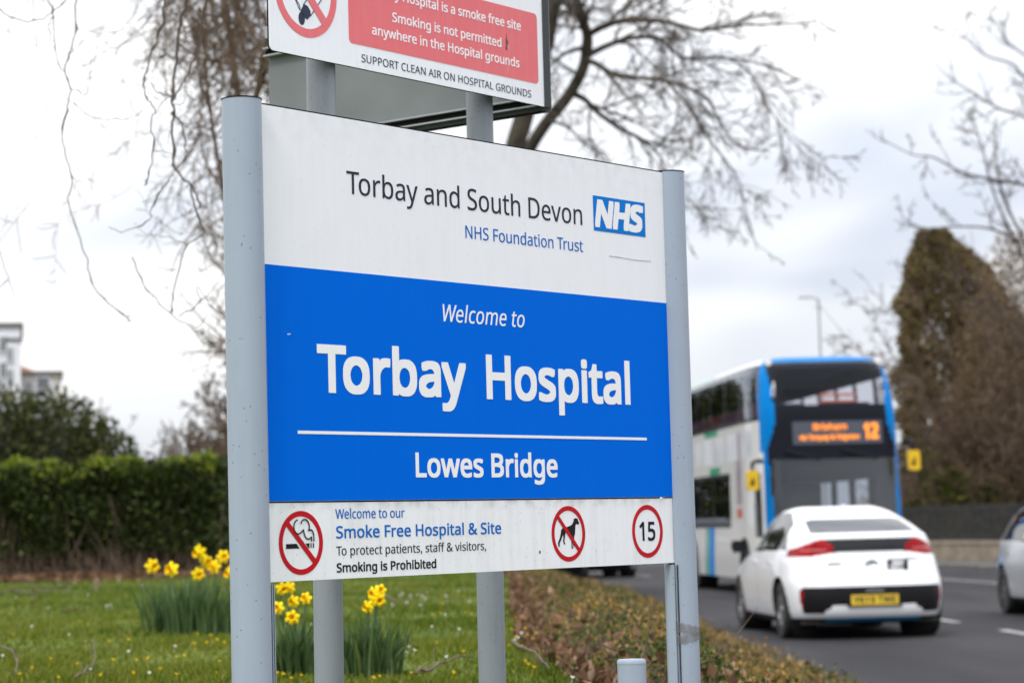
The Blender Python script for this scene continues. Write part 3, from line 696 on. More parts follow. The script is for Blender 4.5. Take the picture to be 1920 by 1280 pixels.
fill('rule', [[(0.1056, 0.7092), (1.4198, 0.7082), (1.4198, 0.7149), (0.1056, 0.7161)]], m_white_v, blue, n=0.0012, frame=fr)
T('Lowes Bridge', 0.4963, 1.0338, 0.8113, 0.0575, m_white_v, stem=0.205, n=0.0012, par=blue)
# weather marks on the white sheet
m_scr = mat('grey scuff', (0.40, 0.41, 0.40), (0.62, 0.63, 0.63), 60, 0.8)
fill('scratch', [ribbon(smooth_line([(1.2796, 0.2412), (1.335, 0.2420), (1.40, 0.2436), (1.4642, 0.2422)], 4), 0.0022)], m_scr, main, frame=fr)

for u_, v_ in ((0.081, 0.4995), (0.0865, 0.4985)):
    fill('chip', [[(u_ + a * 1.2, v_ + b) for a, b in circle(0, 0, 0.0016, 7)]], m_white_v, blue, n=0.0012, frame=fr)
# the notice under it
T('Welcome to our', 0.2231, 0.4557, 0.9027, 0.0212, m_midblue, par=note, n=-0.0009, stem=0.15)
T('Smoke Free Hospital & Site', 0.2242, 0.8071, 0.9462, 0.0272, m_midblue, par=note, n=-0.0009, stem=0.20)
T('To protect patients, staff & visitors,', 0.2239, 0.7484, 0.9838, 0.0200, m_black_v, par=note, n=-0.0009, stem=0.15)
T('Smoking is Prohibited', 0.2236, 0.5634, 1.0214, 0.0205, m_black_v, par=note, n=-0.0009, stem=0.215)


def ring(cu_, cv, r, t, bar, parent, m, n, frame, name='prohibition_ring', cut=None):
    o = fill(name, [circle(cu_, cv, r), circle(cu_, cv, r - t)[::-1]], m, parent, n=n, frame=frame)
    if bar:
        a = R(45); d = Vector((math.cos(a), math.sin(a))); e = Vector((-d.y, d.x)); c = Vector((cu_, cv)); q = r - t * 0.6
        fill('prohibition_bar', [[tuple(c - d * q + e * bar / 2), tuple(c + d * q + e * bar / 2), tuple(c + d * q - e * bar / 2), tuple(c - d * q - e * bar / 2)]], m, parent, n=n + 0.0005, frame=frame)
    return o


# no smoking
ring(0.1112, 0.9535, 0.0695, 0.0120, 0.0125, note, m_red_v, -0.0009, fr)
fill('cigarette', [[(0.064, 0.9553), (0.0966, 0.9550), (0.1062, 0.9655), (0.064, 0.9656)], [(0.1252, 0.9549), (0.1375, 0.9548), (0.1373, 0.9653), (0.1345, 0.9653)],
                   [(0.1412, 0.9548), (0.1441, 0.9548), (0.1440, 0.9653), (0.1411, 0.9653)], [(0.1483, 0.9548), (0.1520, 0.9548), (0.1519, 0.9653), (0.1482, 0.9653)]], m_black_v, note, n=-0.0009, frame=fr)
sm1 = [(0.1010, 0.9037), (0.0946, 0.9061), (0.0895, 0.9135), (0.0887, 0.9209), (0.0915, 0.9291), (0.0987, 0.9336), (0.1056, 0.9334), (0.1126, 0.9300), (0.1185, 0.9252)]
sm1b = [(0.1188, 0.9244), (0.1200, 0.9310), (0.1232, 0.9392), (0.1289, 0.9448), (0.1350, 0.9456), (0.1425, 0.9424)]
sm1c = [(0.1436, 0.9400), (0.1434, 0.9512)]
sm2 = [(0.1115, 0.9125), (0.1133, 0.9070), (0.1193, 0.9035), (0.1272, 0.9038), (0.1340, 0.9087), (0.1371, 0.9163), (0.1365, 0.9231), (0.1342, 0.9280)]
sm2b = [(0.1345, 0.9280), (0.1390, 0.9257), (0.1440, 0.9262), (0.1490, 0.9315), (0.1509, 0.9397), (0.1510, 0.9510)]
for i, s_ in enumerate((sm1, sm1b, sm1c, sm2, sm2b)):
    fill('smoke', [ribbon(smooth_line(s_, 5) if len(s_) > 2 else s_, 0.0031)], m_black_v, note, n=0.0001 + 0.00003 * i, frame=fr)
# no dogs
ring(1.0743, 0.9513, 0.0690, 0.0118, 0.0105, note, m_red_v, -0.0009, fr)
DOG = [(1.0980, 0.9141), (1.1068, 0.9132), (1.1132, 0.9143), (1.1146, 0.9195), (1.1190, 0.9241), (1.1187, 0.9279), (1.1134, 0.9292), (1.1064, 0.9272), (1.1029, 0.9335), (1.1021, 0.9442), (1.1003, 0.9538),
       (1.0968, 0.9596), (1.0970, 0.9770), (1.0985, 0.9825), (1.0925, 0.9827), (1.0919, 0.9672), (1.0900, 0.9701), (1.0890, 0.9807), (1.0914, 0.9881), (1.0858, 0.9888), (1.0853, 0.9729), (1.0845, 0.9613), (1.0817, 0.9535),
       (1.0628, 0.9474), (1.0599, 0.9550), (1.0577, 0.9636), (1.0562, 0.9703), (1.0606, 0.9772), (1.0550, 0.9771), (1.0512, 0.9703), (1.0531, 0.9626), (1.0523, 0.9530), (1.0480, 0.9577), (1.0421, 0.9681), (1.0372, 0.9728),
       (1.0365, 0.9830), (1.0316, 0.9829), (1.0305, 0.9727), (1.0372, 0.9633), (1.0423, 0.9528), (1.0448, 0.9413), (1.0505, 0.9368), (1.0698, 0.9342), (1.0860, 0.9308), (1.0926, 0.9262), (1.0975, 0.9193)]
fill('dog_silhouette', [DOG], m_black_v, note, n=-0.0009, frame=fr)
# fifteen miles an hour
ring(1.4139, 0.9512, 0.0685, 0.0122, 0, note, m_red_v, -0.0009, fr, 'speed_ring')
text('lettering', '15', 1.3789, 1.4480, 0.9757, 0.0492, m_black_v, note, stem=0.18, n=-0.0009, frame=fr)
fill('bolt_hole', [[(0.9562 + a * 0.8, 0.9939 + b) for a, b in circle(0, 0, 0.0042, 14)]], mat('hole', (0.12, 0.12, 0.12)), note, n=-0.0009, frame=fr)

# posts: round tube with a slot that takes the panels
for side, uc in ((0, -0.0378), (1, W_ + 0.0378)):
    r_ = 0.0432; n0 = 0.0102; sg = 1 if side == 0 else -1
    out = []
    for k in range(73):
        a = R(14 + (360 - 28) * k / 72); out.append((uc + sg * r_ * math.cos(a), n0 + r_ * math.sin(a)))
    hs = r_ * math.sin(R(14)); out += [(uc + sg * (r_ - 0.020), n0 - hs), (uc + sg * (r_ - 0.020), n0 + hs)]
    if side: out = out[::-1]
    vs_, fs = extrude_poly(out, -0.35, zt + 0.004, (0, 1, 2))
    b = MB(); b.add(vs_, fs); p = b.build('post', m_post, sign, 1, 35)
    # outer slot flange that runs the length of the post inside the panel edge
    b = MB(); b.box((uc + sg * (r_ + 0.0065), n0 - 0.004, (zt - H_ - 0.35) / 2 - 0.005), (0.013, 0.026, zt - H_ + 0.35)); b.build('slot_strip', m_post, p)
    b = MB(); b.box((uc + sg * (r_ - 0.0006), -0.0095, (zt - H_ - 0.35) / 2 - 0.005), (0.0011, 0.002, zt - H_ + 0.35)); b.box((uc + sg * (r_ + 0.0085), -0.0073, (zt - H_ - 0.35) / 2 - 0.005), (0.0008, 0.0012, zt - H_ + 0.35)); b.build('groove', m_gasket, p)
    b = MB(); b.lathe([(0.0, 0), (r_ + 0.0012, 0), (r_ + 0.0012, 0.002), (r_ - 0.003, 0.003), (0, 0.003)], (uc, n0, zt + 0.0042), (0, 0, 1), 40); b.build('cap', m_gasket, p)
    if side:      # torn tape wound round the right post
        tm = bpy.data.materials.new('clear tape'); tm.use_nodes = True
        tn = tm.node_tree; pb = tn.nodes['Principled BSDF']; pb.inputs['Base Color'].default_value = (0.20, 0.19, 0.185, 1); pb.inputs['Roughness'].default_value = 0.25
        tnz = tn.nodes.new('ShaderNodeTexNoise'); tnz.inputs['Scale'].default_value = 38; tnz.inputs['Distortion'].default_value = 1.5; tnz.inputs['Detail'].default_value = 6
        tco = tn.nodes.new('ShaderNodeTexCoord'); tn.links.new(tco.outputs['Object'], tnz.inputs['Vector'])
        trr = tn.nodes.new('ShaderNodeMapRange'); trr.inputs['From Min'].default_value = 0.4; trr.inputs['From Max'].default_value = 0.62; trr.inputs['To Min'].default_value = 0.30; trr.inputs['To Max'].default_value = 0.62
        tn.links.new(tnz.outputs['Fac'], trr.inputs['Value'])
        tt = tn.nodes.new('ShaderNodeBsdfTransparent'); tmx = tn.nodes.new('ShaderNodeMixShader'); tn.links.new(trr.outputs[0], tmx.inputs[0])
        tn.links.new(tt.outputs[0], tmx.inputs[1]); tn.links.new(pb.outputs[0], tmx.inputs[2]); tn.links.new(tmx.outputs[0], tn.nodes['Material Output'].inputs['Surface'])
        rnd = random.Random(5)
        for q, (va, vb, tl, hw) in enumerate(((1.203, 1.228, 0.004, 0.014), (1.240, 1.216, -0.003, 0.012))):
            b = MB(); vs_ = []; path = [(uc - 0.0572, -0.0086 - 0.001 * q), (uc - 0.046, -0.0100 - 0.001 * q)]
            for k in range(19):
                a = R(-152 + 176 * k / 18); rr = r_ + 0.0014 + 0.0010 * q + 0.0010 * rnd.random()
                path.append((uc + rr * math.cos(a), n0 + rr * math.sin(a)))
            if q == 0: path = path[:17] + [(path[16][0] + 0.006, path[16][1] - 0.004), (path[16][0] + 0.013, path[16][1] - 0.006)]
            nn_ = len(path) - 1
            for k, (x_, y_) in enumerate(path):
                ce = zt - (va + (vb - va) * k / nn_); hh = hw * (1 + 0.22 * rnd.uniform(-1, 1)) * (1 - 0.35 * k / nn_ if q == 0 else 1)
                for s_ in (-1, 1): vs_.append(Vector((x_, y_, ce + s_ * hh)))
            b.add(vs_, [(2 * k, 2 * k + 1, 2 * k + 3, 2 * k + 2) for k in range(nn_)]); b.build('tape', tm, p)

# ------------------------------------------------------------------ smoke free sign behind it, on two poles
SY2 = R(36.9)
m_panel3 = paintmat('white smoke sign sheet', (0.80, 0.82, 0.86), (0.55, 0.56, 0.57), 0.35, 0.10, 0.18)
m_pink = paintmat('faded red vinyl', (0.72, 0.150, 0.170), (0.74, 0.24, 0.26), 0.5, 0.10, 0.30)
m_navy = mat('navy vinyl', (0.034, 0.042, 0.075), None, rough=0.5, spec=0.1)
m_back = mat('dull grey sheet', (0.140, 0.160, 0.163), (0.17, 0.188, 0.19), 5, 0.6, metal=0.15)
m_chan = mat('aluminium channel', (0.30, 0.32, 0.33), (0.36, 0.38, 0.39), 12, 0.45, metal=0.4)
P2 = Vector((0.118312, 7.0, 2.52618))          # lower right corner of its face
GZ2 = 0.55
smk = empty('smoke_free_sign', (P2.x, P2.y, GZ2), PI / 2 - SY2)
tag(smk, 'smaller smoke free notice on two round poles, high behind the blue hospital sign', 'sign')
z2 = P2.z - GZ2; fr2 = Matrix.Translation((0, 0, z2)); SW, SH = 1.1862, 0.44


def rrect(u0, u1, v0, v1, r, k=6):
    out = []
    for cx_, cy_, a0 in ((u1 - r, v1 - r, 0), (u0 + r, v1 - r, 90), (u0 + r, v0 + r, 180), (u1 - r, v0 + r, 270)):
        for i in range(k + 1):
            a = R(a0 + 90 * i / k); out.append((cx_ + r * math.cos(a), cy_ + r * math.sin(a)))
    return out


vs_, fs = extrude_poly([(u, z2 - v) for u, v in rrect(-SW, 0, -SH, 0, 0.014)], 0.002, 0.0)
b = MB(); b.add(vs_, fs); face = b.build('notice_panel', m_panel3, smk)
vs_, fs = extrude_poly([(u, z2 - v) for u, v in rrect(-SW - 0.001, 0.001, -SH - 0.001, 0.001, 0.015)], 0.006, 0.0024)
b = MB(); b.add(vs_, fs); b.build('backing', m_gasket, face)
for h in (0.05, 0.345):                       # channels on its back
    b = MB(); b.box((-SW / 2, 0.018, z2 + h), (SW - 0.03, 0.022, 0.03)); b.build('channel', m_chan, smk)
red = fill('red_field', [rrect(-0.878, -0.035, -0.270, -0.0630, 0.014)], m_pink, face, frame=fr2)
T2 = lambda s, *a, par=red, **k: text('lettering', s, *a, par, frame=fr2, **k)
T2('Torbay Hospital is a smoke free site', -0.795, -0.1154, -0.2083, 0.0268, m_white_v, stem=0.185, n=0.0012)
T2('Smoking is not permitted', -0.6975, -0.211, -0.1460, 0.0262, m_white_v, stem=0.185, n=0.0012)
T2('anywhere in the Hospital grounds', -0.7838, -0.127, -0.0988, 0.0262, m_white_v, stem=0.185, n=0.0012)
T2('SUPPORT CLEAN AIR ON HOSPITAL GROUNDS', -0.8285, -0.0729, -0.0182, 0.0212, m_navy, stem=0.16, par=face)
ring(-1.045, -0.1725, 0.1205, 0.0228, 0.024, face, m_pink, 0.0006, fr2)
# slanted cigarette with its lit end at lower left
e_ = Vector((-1.063, -0.0990)); ax_ = Vector((0.66, -0.75)).normalized(); pe = Vector((-ax_.y, ax_.x)); hw = 0.0185
def q_(a, b): return tuple(e_ + ax_ * a + pe * b)
fill('cigarette', [[(e_.x + 0.0135 * math.cos(t) * 0.9 , e_.y + 0.0175 * math.sin(t)) for t in [2 * PI * i / 40 for i in range(40)]]], m_navy, face, n=0.0006, frame=fr2)
tip = [q_(0.014, hw * 0.9), q_(0.008, hw * 0.1), q_(0.012, -hw * 0.85), q_(0.036, -hw), q_(0.043, -hw * 0.3), q_(0.041, hw * 0.55), q_(0.032, hw)]
fill('cigarette', [tip], m_navy, face, n=0.0006, frame=fr2)
for s_ in (-1, 1): fill('cigarette', [ribbon([q_(0.03, s_ * hw), q_(0.175, s_ * hw)], 0.0028)], m_navy, face, n=0.0006, frame=fr2)
for pts in ([(-1.0681, -0.118), (-1.0705, -0.131), (-1.081, -0.143), (-1.087, -0.156), (-1.083, -0.17)], [(-1.0681, -0.119), (-1.075, -0.127), (-1.0835, -0.141), (-1.091, -0.155), (-1.096, -0.175)]):
    fill('smoke', [ribbon(smooth_line(pts, 5), 0.0024)], m_navy, face, n=0.0006, frame=fr2)
m_rub = mat('scraped rust mark', (0.05, 0.03, 0.025), (0.20, 0.09, 0.08), 90, 0.8)
fill('scrape', [[(-0.1862, -0.192), (-0.1835, -0.174), (-0.1785, -0.168), (-0.1805, -0.159), (-0.1855, -0.152), (-0.1835, -0.145), (-0.1895, -0.139), (-0.1925, -0.147), (-0.1890, -0.157), (-0.1905, -0.166), (-0.1880, -0.176)]], m_rub, red, n=0.0012, frame=fr2)
rnd = random.Random(11)
for k in range(7):
    u_ = -0.178 + rnd.uniform(-0.006, 0.008); v_ = -0.16 + 0.012 * k
    fill('scrape', [ribbon([(u_, v_), (u_ + rnd.uniform(-.004, .004), v_ + rnd.uniform(.006, .012))], rnd.uniform(.0008, .0018))], mat('pale scratch', (0.72, 0.5, 0.5)), red, n=0.0019 + 0.00003 * k, frame=fr2)

# second panel of the pair, set at right angles and seen from behind
pr = Vector((P2.x + 0.012, P2.y + 0.01, P2.z - 0.012))
a2 = R(-52.0); d2 = Vector((math.sin(a2), math.cos(a2), 0)); n2_ = Vector((-math.cos(a2), math.sin(a2), 0))   # n2_: the hidden printed side
inv = smk.matrix_basis.inverted()
rot2 = Matrix((d2, n2_, Vector((0, 0, 1)))).transposed().to_4x4()
def flat_box(name, t0, t1, k0, k1, h0, h1, m, par):
    b = MB(); b.box(((t0 + t1) / 2, -(k0 + k1) / 2, (h0 + h1) / 2), (t1 - t0, abs(k1 - k0), h1 - h0))
    me_m = inv @ Matrix.Translation(pr) @ rot2
    o = b.build(name, m, par); o.data.transform(me_m); o.data.update(); return o
vs_, fs = extrude_poly(rrect(0.0, 1.135, 0.0, SH, 0.02), 0.0, 0.003)
b = MB(); b.add(vs_, fs); rear = b.build('rear_panel', m_back, smk); rear.data.transform(inv @ Matrix.Translation(pr) @ rot2 @ Matrix.Translation((0, -0.0075, 0)))
flat_box('return_lip', 0.0, 0.003, -0.024, 0.0035, 0.012, SH - 0.01, mat('dark grey edge', (0.055, 0.062, 0.066), rough=0.6, spec=0.15), rear)
flat_box('return_lip', 0.02, 1.12, -0.02, 0.0035, 0.0, 0.003, m_gasket, rear)
for h in (0.042, 0.345):
    flat_box('channel', 0.01, 1.133, -0.006, 0.0035, h - 0.004, h, m_gasket, rear)
    flat_box('channel', 0.01, 1.134, -0.024, 0.0035, h, h + 0.005, m_chan, rear)
    flat_box('channel', 0.01, 1.134, -0.022, 0.0035, h - 0.024, h - 0.019, m_chan, rear)
    flat_box('channel', 0.01, 1.133, -0.012, 0.0035, h - 0.019, h - 0.004, m_gasket, rear)
# poles: they lean very slightly, as the photograph shows
def pole(pt, pb, dep_t, dep_b, name='pole'):
    A = at(*pt, dep_t); B = at(*pb, dep_b); d = (A - B) / (A.z - B.z)
    bot = B - d * (B.z - GZ2 + 0.3); topp = A + d * (P2.z + SH - 0.02 - A.z)
    b = MB(); b.tube([bot, B, A, topp], 0.0385, 32)
    b.v = [inv @ v for v in b.v]
    p = b.build(name, m_pole, smk, 1, 40); c = MB(); c.lathe([(0, 0.006), (0.039, 0.006), (0.039, -0.02), (0.0388, -0.02)], inv @ topp, (0, 0, 1), 28); c.build('cap', m_gasket, p); return p, inv @ A
p1, a1 = pole((602, 160), (616, 1180), 6.31, 6.31)
p2, a2_ = pole((899.5, 220), (921, 1180), 6.89, 6.89)
for p, h in ((p1, 0.05), (p2, 0.05), (p1, 0.345), (p2, 0.345)):      # clips from channel to pole
    o = a1 if p is p1 else a2_
    b = MB(); b.lathe([(0.0388, -0.016), (0.0412, -0.016), (0.0412, 0.016), (0.0388, 0.016)], (o.x, o.y, z2 + h), (0, 0, 1), 28); b.box((o.x, o.y - 0.041, z2 + h), (0.03, 0.012, 0.028)); b.build('clip', m_chan, p)
b = MB(); b.box((-0.20, 0.05, z2 + 0.028), (0.05, 0.02, 0.014)); b.box((-0.175, 0.05, z2 + 0.03), (0.012, 0.03, 0.022)); b.build('bolt', mat('bolt steel', (0.5, 0.5, 0.5), metal=0.9, rough=0.3), smk)

# ------------------------------------------------------------------ short grey bollard at the right
bo = at(1184, 1238, 6.2); gzb = 0.42
bol = empty('bollard', (bo.x, bo.y, gzb)); tag(bol, 'short round grey post with a flat cap, standing in front of the right sign post', 'bollard')
hb = bo.z - gzb
b = MB(); b.lathe([(0.0365, -0.2), (0.0365, hb - 0.004)], (0, 0, 0), (0, 0, 1), 36); b.build('tube', m_post, bol, 1)
b = MB(); b.lathe([(0.0372, -0.007), (0.0372, 0.0), (0.034, 0.004), (0, 0.006)], (0, 0, hb), (0, 0, 1), 36); b.build('cap', m_post, bol, 1)

# ------------------------------------------------------------------ vehicles
m_tyre = mat('tyre rubber', (0.014, 0.014, 0.015), (0.026, 0.026, 0.026), 20, 0.85)
m_rim = mat('alloy', (0.42, 0.43, 0.45), None, rough=0.3, metal=0.85)
m_rimd = mat('dark alloy', (0.16, 0.16, 0.17), None, rough=0.35, metal=0.8)
m_trim = mat('black plastic trim', (0.008, 0.008, 0.010), None, rough=0.5, spec=0.2)
m_under = mat('underbody', (0.008, 0.008, 0.008), None, rough=0.9)
m_glass = mat('tinted car glass', (0.006, 0.007, 0.009), None, rough=0.03, spec=0.35)
m_lamp = mat('red lamp lens', (0.36, 0.005, 0.010), (0.20, 0.002, 0.005), 14, 0.25, spec=0.15)
m_lampw = mat('clear lamp lens', (0.50, 0.20, 0.20), None, rough=0.2, spec=0.2)
m_head = mat('headlamp lens', (0.55, 0.57, 0.60), None, rough=0.1, coat=0.8)
m_plate = mat('yellow number plate', (0.68, 0.46, 0.03), None, rough=0.4)
m_platetx = mat('black plate letters', (0.01, 0.01, 0.01))
m_bluetrim = mat('blue accent', (0.0, 0.16, 0.36), None, rough=0.35)
m_chrome = mat('chrome', (0.55, 0.56, 0.58), None, rough=0.15, metal=0.95)
def carpaint(n, c, metal=0.0, coat=0.7): return mat(n, c, None, rough=0.32, metal=metal, coat=coat, spec=0.4)


def slice_body(zs, ff, rf, wf, nf, npts):
    """body as a stack of horizontal outlines; returns outline points [level][k], k running from the rear centre to the left and round"""
    lev = []
    for z in zs:
        f, r, wd, n = ff(z), rf(z), wf(z), nf(z)
        cy_, hy = (f + r) / 2, (f - r) / 2
        dense = []
        M_ = 1200
        for i in range(M_ + 1):
            a = -PI / 2 - 2 * PI * i / M_
            c, s = math.cos(a), math.sin(a)
            dense.append((wd * math.copysign(abs(c) ** (2 / n), c), cy_ + hy * math.copysign(abs(s) ** (2 / n), s)))
        cum = [0.0]
        for p, q in zip(dense, dense[1:]): cum.append(cum[-1] + math.hypot(q[0] - p[0], q[1] - p[1]))
        tot = cum[-1]; out = []; j = 0
        for k in range(npts):
            t = tot * k / npts
            while cum[j + 1] < t: j += 1
            u = (t - cum[j]) / max(1e-9, cum[j + 1] - cum[j])
            out.append(Vector((dense[j][0] + (dense[j + 1][0] - dense[j][0]) * u, dense[j][1] + (dense[j + 1][1] - dense[j][1]) * u, z)))
        lev.append(out)
    return lev


def cells_to_parts(lev, classify, parts, parent, tweak=None, roof='body'):
    """every cell of the slice grid goes to exactly one part"""
    nl, npts = len(lev), len(lev[0]); groups = {}
    for i in range(nl - 1):
        for k in range(npts):
            k2 = (k + 1) % npts
            c = (lev[i][k] + lev[i][k2] + lev[i + 1][k] + lev[i + 1][k2]) / 4
            key = classify(c)
            if key: groups.setdefault(key, []).append(((i, k), (i, k2), (i + 1, k2), (i + 1, k)))
    out = {}
    for key, cs in groups.items():
        idx = {}; vs_ = []; fs = []
        for c in cs:
            f = []
            for q in c:
                if q not in idx:
                    idx[q] = len(vs_); v = lev[q[0]][q[1]].copy()
                    vs_.append(tweak(v) if tweak else v)
                f.append(idx[q])
            fs.append(tuple(f[::-1]))
        b = MB(); b.add(vs_, fs)
        if key == roof:
            b.add([v.copy() for v in lev[-1]], [tuple(range(npts))[::-1]])
        name, m = parts[key]
        out[key] = b.build(name, m, parent, 1, 32)
    return out


def wheel(parent, c, r, wd, side, rimm, spokes=5):
    b = MB(); w2 = wd / 2
    b.lathe([(r * 0.66, -w2), (r * 0.93, -w2), (r, -w2 * 0.72), (r, w2 * 0.72), (r * 0.93, w2), (r * 0.66, w2)], c, (1, 0, 0), 36)
    wh = b.build('wheel', m_under, parent)        # carries tyre and rim
    wh.data.clear_geometry()
    hub = MB(); hub.lathe([(0, 0.02 * side), (r * 0.66, 0.02 * side)], c, (1, 0, 0), 36)
    v_, f_ = hub.v, hub.f; me = bpy.data.meshes.new('wheel'); me.from_pydata([tuple(v) for v in v_], [], f_); me.materials.append(m_under); wh.data = me
    b.build('tyre', m_tyre, wh, 1, 30)
    q = MB(); o = Vector(c) + Vector((side * w2 * 0.8, 0, 0))
    q.lathe([(r * 0.67, -0.02), (r * 0.67, 0.008), (r * 0.60, 0.008), (r * 0.59, -0.02)], o, (side, 0, 0), 36)
    q.lathe([(0, 0.012), (r * 0.16, 0.010), (r * 0.17, -0.02)], o, (side, 0, 0), 20)
    for k in range(spokes):
        a = 2 * PI * k / spokes + 0.3
        d = Vector((0, math.cos(a), math.sin(a))); e = Vector((0, -math.sin(a), math.cos(a))); X = Vector((side, 0, 0))
        p = [o + d * r * 0.12 + e * r * 0.10, o + d * r * 0.63 + e * r * 0.14, o + d * r * 0.63 - e * r * 0.14, o + d * r * 0.12 - e * r * 0.10]
        q.add([v + X * h for h in (-0.012, 0.006) for v in p], [(0, 1, 2, 3), (7, 6, 5, 4), (0, 4, 5, 1), (1, 5, 6, 2), (2, 6, 7, 3), (3, 7, 4, 0)])
    q.build('rim', rimm, wh, 1, 30)
    return wh


def curve1(tab):
    pts = smooth_line([(a, b) for a, b in tab], 8)
    t2 = [(p.x, p.y) for p in pts]
    return lambda z: interp(t2, z)


def car(name, loc, heading, label, group, paint, spec):
    """local +Y is forward"""
    t = empty(name, loc, heading)
    tag(t, label, 'car', group)
    ff, rf, wf, nf = curve1(spec['front']), curve1(spec['rear']), curve1(spec['width']), curve1(spec['n'])
    ztop = spec['top']
    zs = [0.17, 0.20, 0.24]; z = 0.27
    while z < 0.9: zs.append(z); z += 0.022
    while z < ztop - 0.001: zs.append(z); z += 0.011
    zs.append(ztop)
    lev = slice_body(zs, ff, rf, wf, nf, spec.get('res', 340))
    WR, wy = spec['wheel_r'], spec['wheel_y']
    belt = spec['belt']
    def classify(c):
        x, y, z = c; ax = abs(x)
        if ax > 0.62:
            for q in wy:
                if math.hypot(y - q, z - WR) < WR + 0.055: return None
                if math.hypot(y - q, z - WR) < WR + 0.085 and spec.get('arch'): return 'trim'
        k = spec['zones'](x, y, z)
        if k: return k
        if z < 0.235: return 'trim'
        # greenhouse
        bz_ = belt(y)
        if bz_ < z < ztop - 0.055:
            side = ax > wf(z) * 0.93
            if side and spec['glass_y'][0] + (z - bz_) * spec['glass_rake'][0] < y < spec['glass_y'][1] - (z - bz_) * spec['glass_rake'][1]:
                for p in spec['pillars']:
                    if abs(y - p) < 0.045: return 'trim'
                return 'glass_l' if x < 0 else 'glass_r'
            if y > 0.2 and not side and z > bz_ + 0.04: return 'screen'
        return 'body'
    parts = {'body': ('body', paint), 'trim': ('lower_trim', m_trim), 'glass_l': ('side_window', m_glass), 'glass_r': ('side_window', m_glass), 'screen': ('windscreen', m_glass),
             'rear_glass': ('rear_window', m_glass), 'lamp_l': ('tail_lamp', m_lamp), 'lamp_r': ('tail_lamp', m_lamp), 'band': ('tail_panel', m_glass), 'insert': ('bumper_insert', m_trim),
             'blue': ('accent_strip', m_bluetrim), 'head_l': ('headlamp', m_head), 'head_r': ('headlamp', m_head), 'refl_l': ('reflector', m_lamp), 'refl_r': ('reflector', m_lamp), 'lampw_l': ('lamp_lens', m_lampw), 'lampw_r': ('lamp_lens', m_lampw)}
    o = cells_to_parts(lev, classify, parts, t)
    for s, l_ in (('l', 'lamp_l'), ('r', 'lamp_r')):
        if 'lampw_' + s in o and l_ in o: o['lampw_' + s].parent = o[l_]
    # inner tub closes the arches and the floor
    b = MB(); yr, yf = rf(0.3) + 0.12, ff(0.3) - 0.12
    b.box((0, (yr + yf) / 2, 0.42), (1.16, yf - yr, 0.46)); b.build('underbody', m_under, t)
    b = MB(); b.box((0, (yr + yf) / 2, 0.19), (1.5, yf - yr - 0.05, 0.03)); b.build('floor_pan', m_under, t)
    tr = spec['track']
    for q in wy:
        for s in (-1, 1): wheel(t, (s * tr, q, WR), WR, 0.21, s, spec.get('rim', m_rim), spec.get('spokes', 5))
        for s in (-1, 1):
            b = MB(); b.lathe([(WR + 0.075, -0.25), (WR + 0.075, 0.0)], (s * (tr + 0.02), q, WR), (s, 0, 0), 40); b.build('wheel_arch', m_under, t)
    for s in (-1, 1):                     # door mirrors
        b = MB(); my = spec['mirror_y']; mxx = wf(belt(my) + 0.02)
        pr_ = [(0.05, -0.05), (0.20, -0.075), (0.235, 0.0), (0.215, 0.07), (0.07, 0.075), (0.045, 0.02)]
        vs_, fs = extrude_poly([(s * (mxx - 0.02 + a), belt(my) + 0.06 + c) for a, c in pr_], my - 0.05, my + 0.06, (0, 2, 1))
        b.add(vs_, fs); mi = b.build('door_mirror', spec.get('mirror', m_trim), t)
        b = MB(); b.box((s * (mxx + 0.12), my - 0.052, belt(my) + 0.06), (0.14, 0.004, 0.10)); b.build('mirror_glass', m_glass, mi)
        b = MB()
        for dy in spec['handles']: b.box((s * (wf(belt(0) - 0.12) + 0.004), dy, belt(0) - 0.12), (0.03, 0.19, 0.03)); b.build('door_handle', spec.get('handle', paint), t); b = MB()
        b = MB()
        for dy in spec['shuts']:
            q = [(wf(zz) + 0.0012, zz) for zz in [0.36 + 0.05 * i for i in range(int((belt(0) - 0.36) / 0.05) + 1)]]
            vs_ = []
            for xx, zz in q: vs_ += [Vector((s * xx, dy - 0.004, zz)), Vector((s * xx, dy + 0.004, zz))]
            b.add(vs_, [(2 * i, 2 * i + 1, 2 * i + 3, 2 * i + 2) for i in range(len(q) - 1)])
        b.build('door_gap', m_under, t)
    return t, lev, (ff, rf, wf)


def on_rear(rf, x, z, wf, n=6.0):
    return rf(z)


